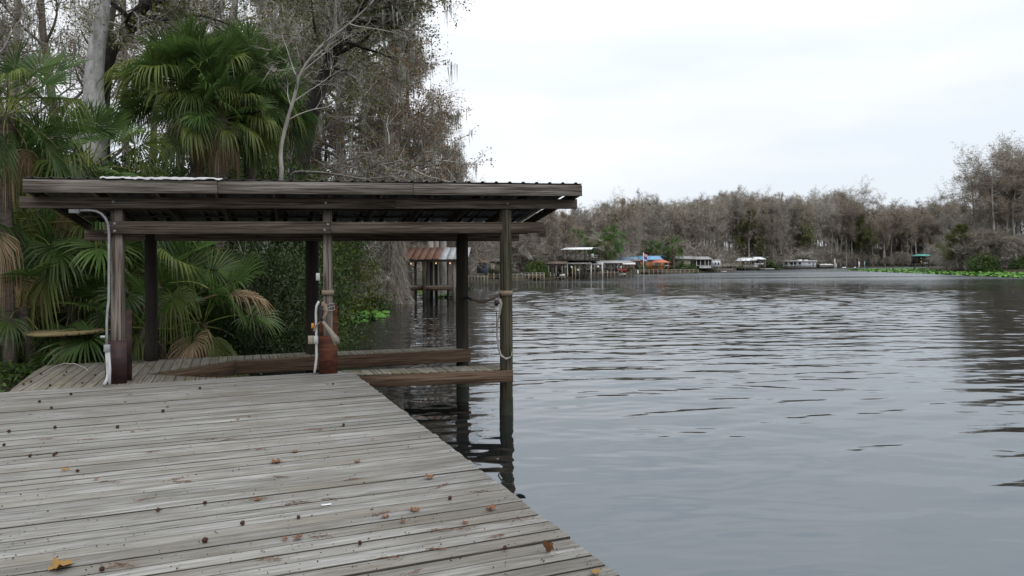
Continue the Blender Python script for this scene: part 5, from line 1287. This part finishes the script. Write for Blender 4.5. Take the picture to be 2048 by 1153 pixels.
for i in range(7):
    t = thing('deck_chair', 'pale chair on the railed upper deck of the two storey boathouse', 'chair', (fx(1128 + i * 9.5, 114), 114, fz(1128, 519.6, 112)), rnd.uniform(0, 6), 'chairs on the upper deck')
    mb = MB(); abox(mb, -0.25, 0.25, -0.25, 0.25, 0.36, 0.42); mb.build('seat', 'white_dirty', t)
    mb = MB(); abox(mb, -0.25, 0.25, 0.2, 0.26, 0.42, 0.95); mb.build('backrest', 'white_dirty', t)
    for sx in (-0.22, 0.22):
        for sy in (-0.22, 0.22):
            mb = MB(); abox(mb, sx - 0.02, sx + 0.02, sy - 0.02, sy + 0.02, 0, 0.358); mb.build('leg', 'white_dirty', t)
lr_ = b.slope('lower_roof', 1137, 1184, 526.5, 522.3, 'dark_roof', -1.2, 3.5); b.slope('lower_roof', 1184.5, 1209, 529, 523, 'grey_roof', -0.6, 3.5)
sub(b.box('gutter', 1137, 1183, 526.8, 528, 'white_dirty', -1.3, -1.22), lr_)
for px, y0, m in ((1134.5, 529, 'white_dirty'), (1144.5, 533, 'dock_tan'), (1150.5, 532, 'dock_tan'), (1158.5, 533, 'dock_grey'), (1182, 527, 'white_dirty'), (1189, 530, 'dock_grey'), (1204.5, 524, 'white_dirty'), (1172, 530, 'dock_dark'), (1165, 528, 'dock_dark')): b.post('piling', px, y0, None, m, -0.9, 0.11)
for px, py in ((1130, 534), (1143, 535), (1156, 540.5), (1196, 534)):
    c = at(px, py, 110.5); t = thing('globe_lamp', 'white globe hanging under the two storey boathouse', 'lamp', tuple(c), 0, 'white globes under the boathouse')
    mb = MB(); q = np.linspace(-1, 1, 7); tube(mb, [(0, 0, 0.17 * a) for a in q], 0.17 * np.sqrt(np.maximum(0.02, 1 - q * q)), 10, cap=True); mb.build('globe', 'white_paint', t, True)
    mb = MB(); tube(mb, [(0, 0, 0.17), (0, 0, 0.45)], 0.012, 5); mb.build('cord', 'black', t)
def boat(label, px0, px1, py_top, py_keel, Z, hull, trim, cover=None, group=None, lift=0.0):
    t = Far('boat', label, 'boat', (px0 + px1) / 2, Z, group, WATER); x0, x1 = fx(px0, Z), fx(px1, Z); z1, z0 = fz(px0, py_top, Z), fz(px0, py_keel, Z)
    mb = MB(); V = []; n = 9; W_ = 0.95
    for i in range(n):
        u = i / (n - 1); w = W_ * math.sqrt(max(0.0, 1 - max(0, (u - 0.35) / 0.65) ** 2.2)); sh = (z1 - z0) * (0.72 + 0.28 * u * u)
        for a, h in ((-1, 1), (-0.85, 0.35), (0, 0.0), (0.85, 0.35), (1, 1)): V.append((x0 + (x1 - x0) * u, t.Z + a * w, z0 + sh * h + (0.25 * (z1 - z0) * max(0, u - 0.6) if h < 1 else 0)))
    i = np.arange(n - 1)[:, None] * 5; j = np.arange(4)[None]; mb.add(V, [np.stack([i + j, i + j + 1, i + 6 + j, i + 5 + j], -1).reshape(-1, 4), np.array([[0, 1, 2, 3, 4]]), np.stack([np.arange(n - 1) * 5, np.arange(n - 1) * 5 + 5, np.arange(n - 1) * 5 + 9, np.arange(n - 1) * 5 + 4], -1)])
    local(mb.build('hull', hull), t.o)
    mb = MB(); abox(mb, x0 + (x1 - x0) * 0.35, x0 + (x1 - x0) * 0.42, t.Z - 0.5, t.Z + 0.5, z1 - (z1 - z0) * 0.2, z1 + 0.45); local(mb.build('windscreen', trim), t.o)
    mb = MB(); abox(mb, x0 - 0.35, x0 - 0.02, t.Z - 0.18, t.Z + 0.18, z0 + 0.1, z1 + 0.3); local(mb.build('outboard_motor', 'black'), t.o)
    if cover:
        mb = MB(); V = []
        for i in range(7):
            u = 0.05 + 0.9 * i / 6; h = z1 + 0.35 * math.sin(u * math.pi) ** 0.5 + (0.15 if i % 2 else 0)
            for a, f in ((-0.9, 0), (-0.4, 0.8), (0, 1), (0.4, 0.8), (0.9, 0)): V.append((x0 + (x1 - x0) * u, t.Z + a, z1 - 0.02 + (h - z1) * f))
        i = np.arange(6)[:, None] * 5; j = np.arange(4)[None]; mb.add(V, np.stack([i + j, i + j + 1, i + 6 + j, i + 5 + j], -1).reshape(-1, 4)); local(mb.build('cover', cover), t.o)
    return t
b = Far('low_boathouse', 'low grey roofed boathouse beside the reddish dock', 'boathouse', 1238, 121, base=WATER)
b.slope('roof', 1205, 1268, 525.5, 521.5, 'grey_roof', -0.5, 3.6); b.slope('awning', 1246, 1272, 529, 525.8, 'white_dirty', -1.4, -0.52); b.box('gutter', 1205, 1250, 525.6, 527, 'white_dirty', -0.6, -0.52)
for px, m in ((1207, 'dock_grey'), (1222, 'dock_grey'), (1250, 'dock_grey'), (1258, 'dock_grey'), (1266, 'dock_grey')): b.post('post', px, 526, None, m, 0, 0.09)
b.box('screen', 1217, 1222.5, 526, 539, 'panel_white', 1.0, 1.05); b.box('screen', 1226, 1231, 526, 539, 'panel_white', 1.2, 1.25); b.box('lattice', 1206, 1216, 536, 540, 'blue_wall', 0.9, 1.0)
boat('red and white motorboat lifted under the low grey boathouse', 1234, 1254, 537.5, 545, 120.5, 'boat_red', 'white_paint'); boat('small skiff with black outboard tied beside the railed dock', 1119, 1129, 548, 555, 105, 'tarp', 'black')
boat('low green jon boat on the water below the red motorboat', 1238, 1252, 547.5, 551, 118, 'tarp', 'dock_grey')
# orange house
b = Far('orange_house', 'orange walled house with a bright blue metal roof', 'house', 1296, 152)
b.box('wall', 1263, 1327, 519, 541, 'orange_wall', 0, 6); b.slope('roof', 1280, 1326, 520, 512.2, 'blue_roof', -0.5, 3.0); b.slope('rear_roof', 1280, 1326, 518, 512.4, 'blue_roof', 6.5, 3.02)
b.slope('wing_roof', 1262, 1281, 521.5, 513.5, 'blue_roof', -0.4, 3.0); b.box('door', 1269.5, 1279.5, 523, 537, 'window_dark', -0.06, 0.02); b.box('lintel', 1267.5, 1281, 520.7, 522, 'white_dirty', -0.5, -0.42); b.box('window', 1286, 1291, 525, 531, 'window_dark', -0.05, 0.02)
b = Far('blue_roofed_shed', 'low shed with a patched blue roof behind the low boathouse', 'shed', 1246, 150)
b.box('wall', 1234, 1260, 521, 541, 'brown_roof', 0, 5); b.slope('roof', 1232, 1262, 520, 513.5, 'blue_roof', -0.5, 3.0)
b = Far('red_gazebo', 'open gazebo with a faded red hipped roof before the orange house', 'gazebo', 1320, 147)
b.slope('roof', 1301, 1341, 525.5, 519.5, 'red_roof', -0.8, 1.8, px0b=1313, px1b=1326); b.slope('rear_roof', 1301, 1341, 525, 519.7, 'red_roof', 4.4, 1.82, px0b=1313, px1b=1326)
for px, d in ((1303.5, 0), (1321, 0), (1336, 0), (1303.5, 3.4), (1336, 3.4)): b.post('post', px, 524.6, 540, 'orange_wall', d, 0.09)
b.box('screen', 1306, 1319, 526, 534, 'beige_wall', 3.2, 3.3); b.box('counter', 1303, 1338, 533.2, 534.4, 'dock_dark', -0.1, 0.3); b.box('bench', 1327, 1337, 531, 533, 'white_paint', 0.35, 0.7)
b = Far('flagpole', 'white flagpole carrying three small flags before the orange house', 'flagpole', 1287, 143, base=WATER)
b.post('pole', 1287, 505, None, 'white_paint', 0, 0.06)
def flag(py0, py1, mats, w=8.0):
    n = len(mats)
    for i, m in enumerate(mats):
        y0 = py0 + (py1 - py0) * i / n; y1 = py0 + (py1 - py0) * (i + 1) / n - 0.02
        mb = MB(); V = []
        for k in range(6):
            u = k / 5; x = fx(1287.6 + w * u, 143); d = 143 + 0.12 * math.sin(u * 5 + i * 0.2); dr = 2.0 * u
            V += [(x, d, fz(1287, y0 + dr, 143)), (x, d, fz(1287, y1 + dr, 143))]
        j = np.arange(5) * 2; mb.add(V, np.stack([j, j + 1, j + 3, j + 2], -1)); local(mb.build('flag_stripe', m), b.o)
flag(507.5, 512.5, ('flag_red', 'flag_white', 'flag_red', 'flag_white', 'flag_red')); flag(513.3, 518, ('flag_blue', 'flag_red', 'flag_blue'), 6.5); flag(519.5, 524, ('flag_white', 'flag_blue'), 6.5)
d_ = dock('long dark bulkhead dock in front of the orange house', 1262, 1396, 145, 540.0, 542.5, 16, 'dock_tan', post_h=1.0, depth=3.0)
b = Far('mooring_post', 'white topped mooring post before the orange house', 'post', 1275.5, 143.5, base=WATER); po_ = b.post('post', 1275.5, 540.5, None, 'white_paint', 0, 0.14); sub(b.post('cap', 1275.5, 539.9, 540.45, 'white_dirty', 0, 0.16), po_)
# beige house, porch, trailer
b = Far('beige_house', 'beige house half hidden by bare trees', 'house', 1372, 170)
b.box('wall', 1352, 1392, 518, 541, 'beige_wall', 0, 7); b.slope('roof', 1350, 1394, 518.5, 512.5, 'grey_roof', -0.6, 3.5); b.box('window', 1362, 1367, 523, 530, 'window_dark', -0.05, 0.02); b.box('door', 1377, 1381, 524, 536, 'white_dirty', -0.05, 0.02)
b = Far('porch_house', 'grey roofed house with a dark screened porch', 'house', 1406, 163)
b.box('wall', 1393, 1424, 519, 540, 'dock_dark', 0.4, 6); b.slope('roof', 1390, 1426, 519.2, 513.6, 'grey_roof', -0.6, 3.2)
for px in (1393, 1401, 1410, 1417, 1424): b.post('post', px, 519, 537, 'white_paint', 0, 0.08)
b.box('railing', 1393, 1424, 531, 532.2, 'white_dirty', 0.02, 0.1); b.box('bulkhead', 1399, 1422, 533.4, 537.5, 'white_dirty', -2.0, -1.8)
b = Far('white_trailer', 'white trailer with three dark windows beside the porch house', 'trailer', 1431, 165)
b.box('body', 1421.5, 1441, 521, 535, 'panel_white', 0, 2.4); b.box('roof', 1421, 1441.5, 520, 520.9, 'white_paint', -0.1, 2.5)
for px in (1425, 1431, 1437): sub(b.box('pane', px - 1.3, px + 1.3, 525.6, 529.4, 'window_dark', -0.07, -0.045), b.box('window', px - 1.8, px + 1.8, 525, 530, 'galv', -0.04, 0.02))
dock('grey rubble bulkhead between the porch house and the pavilion', 1394, 1470, 168, 538.5, 543, 14, 'dock_grey', post_h=1.0)
for px, Z, m in ((1440, 172, 'boat_red'), (1447, 172, 'white_dirty'), (1454, 174, 'white_paint'), (1460, 176, 'white_dirty')):
    t = Far('canoe', {'boat_red': 'red canoe lying on the bank by the white trailer', 'white_dirty': 'grey canoe lying on the bank by the white trailer', 'white_paint': 'white canoe lying on the bank by the white trailer'}[m], 'canoe', px, Z, 'canoes on the bank' if m == 'white_dirty' else None)
    mb = MB(); c = np.array((fx(px, Z), Z, gz(fx(px, Z), Z) + 0.3)); q = np.linspace(-1, 1, 9); tube(mb, [c + (1.1 * a, 0.2 * a, 0.15 * a * a) for a in q], 0.33 * np.sqrt(np.maximum(0.02, 1 - q * q)), 8, cap=True); local(mb.build('hull', m, smooth=True), t.o)
# white pavilion
b = Far('white_pavilion', 'open pavilion with a white cross gabled roof on a dock', 'pavilion', 1500, 200, base=WATER)
b.slope('roof', 1470.5, 1514, 521.8, 516, 'white_paint', -0.5, 4.0, px0b=1478); b.slope('roof', 1500, 1514, 520.5, 514.4, 'white_paint', -0.6, 0.4, px0b=1511, px1b=1514); b.slope('roof', 1514.1, 1533, 519, 514.2, 'white_paint', -0.55, 3.5, px1b=1521)
b.slope('rear_roof', 1478, 1530, 518, 514.6, 'white_dirty', 8, 4.2)
b.box('gable', 1508, 1520, 518, 519.6, 'dock_tan', -0.3, -0.2)
for px in (1473, 1482, 1491, 1503, 1520, 1530): b.post('post', px, 519.5, None, 'dock_grey', 0, 0.11)
for px in (1476, 1488, 1500, 1526): b.post('post', px, 518.5, None, 'dock_grey', 6, 0.11)
b.box('deck', 1466, 1515, 535, 536.6, 'dock_grey', -0.5, 7); b.box('lattice', 1471, 1486, 530.5, 535, 'grass_lawn', 0.2, 0.3)
for i in range(10): b.post('baluster', 1488 + i * 2.6, 531, 535, 'white_dirty', -0.3, 0.07)
for i in range(9): b.post('pile', 1467 + i * 5.6, 535, None, 'dock_dark', -0.6, 0.16)
b.box('table', 1509, 1515, 531, 535, 'white_paint', 0.3, 1.2)
boat('white boat hung in the slip of the white pavilion', 1506, 1527, 526.5, 530.8, 201, 'white_paint', 'window_dark')
b = Far('floating_platform', 'low white floating platform beside the white pavilion', 'platform', 1536, 202, base=WATER); b.box('deck', 1521, 1549, 537.6, 539.4, 'white_dirty', -1, 2); b.box('float', 1522, 1548, 539.4, 541, 'dock_dark', -0.9, 1.9)
# houseboat
b = Far('houseboat', 'long white flat roofed houseboat moored against the wood', 'houseboat', 1600, 236, base=WATER)
b.box('hull', 1564, 1634, 535.2, 539.5, 'dock_dark', -1.6, 4.6); b.box('cabin', 1594, 1632, 523.6, 535.2, 'panel_white', -1.2, 4.2); b.box('lounge', 1567, 1594, 523.6, 535.2, 'white_paint', 0.0, 4.2); b.box('roof', 1563.5, 1635, 521.8, 523.6, 'white_paint', -1.7, 4.6)
for p0, p1 in ((1570, 1575), (1581, 1585.5), (1588, 1592.5)): b.box('window', p0, p1, 525, 533, 'window_dark', -0.06, 0.02)
b.box('window', 1597.5, 1602, 525, 529, 'window_dark', -1.26, -1.18); b.box('window', 1617, 1620, 525.5, 528, 'dock_grey', -1.26, -1.18); b.box('window', 1625.5, 1628, 526, 533, 'galv', -1.26, -1.18)
b.box('roof_box', 1598, 1604, 519.3, 521.8, 'white_paint', 0.5, 2.0); b.box('roof_box', 1611, 1616, 519.8, 521.8, 'white_paint', 0.5, 2.0)
for px in (1567, 1577, 1586.5): b.post('post', px, 523.6, 535.2, 'white_paint', -1.3, 0.09)
b.box('railing', 1566, 1593, 530.8, 531.6, 'white_paint', -1.45, -1.38)
boat('covered dark boat with pale tarp behind the houseboat', 1637, 1667, 530.5, 537.2, 243, 'dock_grey', 'white_dirty', 'tarp')
for px, y0, Z, m, lb in ((1669.5, 519, 240, 'white_dirty', 'tall pale piling at the stern of the covered boat'), (1672, 528, 240, 'white_dirty', 'short pale piling at the stern of the covered boat'), (1718, 523.5, 275, 'white_paint', 'white channel marker post standing in open water'), (1729, 524, 280, 'teal_post', 'pale green channel marker post standing in open water')):
    b = Far('marker_post', lb, 'post', px, Z, base=WATER); po_ = b.post('post', px, y0, None, m, 0, 0.2)
    sub(b.post('cap', px, y0 - 0.8, y0 - 0.02, 'white_paint', 0, 0.23), po_)
for px, Z in ((1690, 262), (1709.5, 262), (1686, 250)):
    p = np.array((fx(px, Z), Z, WATER)); t = thing('buoy', 'small white buoy floating before the far wood', 'buoy', tuple(p), 0, 'white buoys')
    mb = MB(); q = np.linspace(-1, 1, 7); tube(mb, [(0, 0, 0.1 + 0.3 * a) for a in q], 0.38 * np.sqrt(np.maximum(0.03, 1 - q * q)), 10, cap=True); mb.build('float', 'white_paint', t, True)
    mb = MB(); tube(mb, [(0, 0, 0.41), (0, 0, 0.55)], 0.05, 6, cap=True); mb.build('ring', 'galv', t)
# green roofed boathouse
b = Far('green_boathouse', 'dark boathouse with a green metal roof at the river bend', 'boathouse', 1845, 296, base=WATER)
b.slope('roof', 1821, 1868, 512.4, 508.6, 'teal_roof', -0.8, 3.0, px0b=1834, px1b=1856); b.slope('rear_roof', 1821, 1868, 512, 508.8, 'teal_roof', 7, 3.05, px0b=1834, px1b=1856)
for px, d in ((1823, 0), (1834, 0), (1846, 0), (1857, 0), (1866, 0), (1826, 6), (1845, 6), (1864, 6)): b.post('post', px, 512, None, 'dock_dark', d, 0.17)
b.box('wall', 1823, 1866, 513, 527, 'dock_dark', 5.5, 5.7); b.box('deck', 1821, 1868, 530, 531.4, 'dock_dark', 0, 6); b.box('counter', 1843, 1857, 525.5, 527.3, 'white_dirty', 0.5, 0.8); b.box('sign', 1841, 1844, 522.3, 524.6, 'yellow_paint', -0.1, 0.05); b.box('sign', 1841.2, 1843.8, 516, 518, 'white_dirty', -0.1, 0.05)
# palms and green shrubs by the houses
for px, py, Z, nf, s, lb in ((1213, 490, 132, 34, 1.6, 'large bright palm beside the two storey boathouse'), (1348, 490, 168, 26, 1.4, 'dark upright palm beside the beige house'), (1296, 502, 170, 26, 1.7, 'palm behind the blue roofed house'), (1312, 506, 168, 24, 1.8, 'short palm over the blue roof'),
                             (1150, 488, 130, 24, 1.8, 'palm behind the white canopy'), (1222, 472, 150, 24, 1.5, 'tall palm behind the large bright palm')):
    palm_at(lb, px, py, Z, nf, s=s, dead=4, yel=0.0, seed=px, tr=0.3)
for px, Z, s, lb in ((1072, 106, 0.9, 'dark green bush behind the railed dock'), (1128, 128, 1.2, 'bright green bush under the white canopy'), (1330, 172, 1.3, 'green bush behind the red gazebo'), (1362, 160, 0.7, 'clipped bush before the beige house'), (1540, 208, 1.4, 'green bush beside the white pavilion'), (1000, 100, 1.0, 'green bush beside the green cottage'),
                     (1620, 255, 1.5, 'dark green bush behind the houseboat'), (1660, 262, 1.6, 'tall dark bush behind the covered boat'), (1385, 160, 0.6, 'low bush before the porch house'), (925, 66, 0.6, 'round bush by the rusty boathouse'), (905, 58, 0.45, 'small round bush on the lawn'), (1285, 150, 0.6, 'low bush at the foot of the flagpole')):
    plant_bush('shrub_far', 'green_shrub', lb, fx(px, Z), Z, s)

# ------------------------------------------------------------------ litter on the deck
def leaf_obj(label, px, py, s, mat, rz, curl=0.5, tilt=0.0, group=None, seed=0):
    p = gnd(px, py, 0.0); rg = np.random.default_rng(seed)
    t = thing('fallen_leaf', label, 'leaf', (p[0], p[1], 0.004), rz, group, s)
    th = np.linspace(-math.pi, math.pi, 23)[:-1]; r = 0.5 * (0.62 + 0.38 * np.abs(np.cos(th * 2.5 + 0.2)) ** 0.7) * (1 + 0.12 * rg.normal(size=22))
    x = r * np.cos(th); y = r * np.sin(th); z = curl * (x * x * 0.9 + y * y * 0.5) + 0.06 * rg.normal(size=22) * curl + 0.04
    mb = MB(); V = np.vstack([[(0, 0, 0.03)], np.stack([x, y, z], -1)]); mb.add(V, np.array([[0, i + 1, (i + 1) % 22 + 1] for i in range(22)])); o = mb.build('blade', mat, t); o.rotation_euler = (tilt, 0, 0)
    if tilt: o.location = (0, 0, 0.42 * abs(math.sin(tilt)))
    mb = MB(); tube(mb, [(-0.48, 0, 0.1 * curl), (-0.7, 0.05, 0.16), (-0.95, 0.02, 0.05)], 0.014, 4); mb.build('stem', mat, t)
LV = ((860, 957, .085, 'dead_leaf', 'orange brown curled leaf on the deck near its water edge'), (982, 1019, .075, 'dead_leaf', 'tented brown leaf lying close to the deck edge'), (1094, 1108, .085, 'dead_leaf', 'dark brown leaf standing on edge near the deck edge'), (1190, 1148, .06, 'yellow_leaf', 'small yellow leaf at the very edge of the deck'),
      (122, 1137, .13, 'yellow_leaf', 'large yellow brown leaf lying flat on the deck'), (830, 1022, .08, 'dead_leaf', 'split brown leaf beside a pale husk'), (132, 942, .07, 'yellow_leaf', 'pale yellow leaf beside a seed ball'), (553, 926, .10, 'dead_leaf', 'red brown crumpled leaf in the middle of the deck'))
for i, (px, py, s, m, lb) in enumerate(LV): leaf_obj(lb, px, py, s, m, i * 1.3, 0.9, 1.2 if 'edge near' in lb else 0.0, None, i)
for i, (px, py) in enumerate(((715, 925), (683, 809), (330, 805), (335, 815), (655, 770), (192, 960), (295, 860), (250, 805), (475, 840), (498, 835), (265, 865), (840, 838), (590, 905), (770, 1036), (470, 772), (596, 1078), (805, 1045), (570, 1080), (745, 880), (260, 790), (375, 790), (640, 860), (930, 1048), (515, 1000), (60, 830))):
    leaf_obj('small withered brown leaf lying on the grey deck', px, py, rf.uniform(.035, .062), 'dead_leaf', rf.uniform(0, 6), rf.uniform(0.3, 1.0), 0, 'small brown leaves on the deck', 40 + i)
def ball_mesh():
    mb = MB(); rg = np.random.default_rng(2); q = np.linspace(-1, 1, 8); tube(mb, [(0, 0, 0.8 * a) for a in q], 0.8 * np.sqrt(np.maximum(0.02, 1 - q * q)), 12, cap=True)
    n = 60; d = nrm(rg.normal(size=(n, 3))); tris(mb, d * 0.75, d, 0.35, 0.28, rg); return mb.mesh('seed_ball', 'seed_ball')
BALL = ball_mesh()
for px, py in ((410, 1010), (316, 1024), (485, 1051), (108, 913), (113, 909), (204, 1143), (687, 853), (235, 857), (110, 858), (8, 893), (103, 818), (79, 806), (597, 1038), (410, 1086), (155, 945), (18, 866), (60, 915), (142, 791), (400, 779), (326, 825), (666, 770), (870, 840), (66, 745), (82, 750), (44, 757), (62, 765), (47, 771), (128, 752), (133, 746), (115, 734), (190, 752), (212, 751), (165, 768), (100, 773), (4, 775), (720, 1090), (1010, 1100), (900, 1000)):
    p = gnd(px, py, 0.0); s = rf.uniform(0.014, 0.021)
    o = obj('seed_ball', BALL); o.location = (p[0], p[1], s * 0.85); o.scale = (s, s, s); o.rotation_euler = (rf.uniform(0, 3), rf.uniform(0, 3), 0)
    tag(o, 'spiky dark brown seed ball lying on the planks', 'seed ball', 'seed balls on the planks')
# tufts of brown cypress needles
for i, (px, py) in enumerate(((600, 1005), (590, 1008), (705, 960), (230, 1135), (250, 1132), (515, 1000), (640, 1075), (760, 1030), (880, 1062), (990, 1075), (870, 1100), (930, 1058), (350, 960), (365, 965), (540, 1120), (820, 1150), (420, 880), (560, 955), (215, 965), (660, 1000), (775, 1118), (455, 880), (290, 1000), (880, 975), (90, 880), (620, 860), (960, 985), (1040, 1040), (700, 835), (520, 900), (300, 905), (180, 880))):
    p = gnd(px, py, 0.0); mb = MB(); rg = np.random.default_rng(500 + i); n = 26
    P = rg.normal(0, 1, (n, 3)) * np.array((0.05, 0.012, 0)) ; P[:, 2] = rg.uniform(0.001, 0.007, n); D = nrm(rg.normal(0, 1, (n, 3)) * np.array((1, 0.5, 0.12)))
    tris(mb, P, D, rg.uniform(0.02, 0.05, n), 0.004, rg); tube(mb, [(-0.06, 0, 0.003), (0, 0.006, 0.006), (0.07, -0.004, 0.004)], 0.0015, 4)
    o = mb.build('needle_tuft', 'needles'); o.location = (p[0], p[1], 0.002); o.rotation_euler = (0, 0, rf.uniform(-0.3, 0.9)); tag(o, 'small tuft of rust coloured cypress needles on the deck', 'twig', 'needle tufts on the deck')
# fine crumbs of bark and seeds
rng = np.random.default_rng(31); mb = MB(); n = 900
PX = rng.uniform(0, 1200, n); PY = 770 + 383 * rng.uniform(0, 1, n) ** 1.0; P = np.array([gnd(a, b, 0.003) for a, b in zip(PX, PY)])
ok = sdf(P[:, :2], DECK) > 0.05; P = P[ok]; leaves(mb, P, rng.uniform(0.006, 0.02, len(P)), rng, 0, 0.6)
tag(mb.build('deck_litter', 'seed_ball'), 'fine dark crumbs of bark and seed on the deck', 'litter', kind='stuff')
p = gnd(653, 1011, 0.0); t = thing('paper_scrap', 'small white scrap caught on the planks', 'scrap', (p[0], p[1], 0.004)); mb = MB(); abox(mb, -0.035, 0.035, -0.010, 0.010, 0, 0.003); o = mb.build('scrap', 'white_paint', t); o.rotation_euler = (0, 0, 0.35)
# bare twig lying on the walkway
tw_ = thing('fallen_twig', 'thin pale twig arching over the walkway corner', 'twig', tuple(gnd(95, 742, 0)))
mb = MB(); tube(mb, [at(*q) for q in ((87, 747, 11.0), (105, 735, 11.2), (128, 727, 11.4), (150, 728, 11.4), (170, 736, 11.2), (176, 742, 11.1))], 0.006, 5); local(mb.build('stem', 'bark_pale'), tw_)
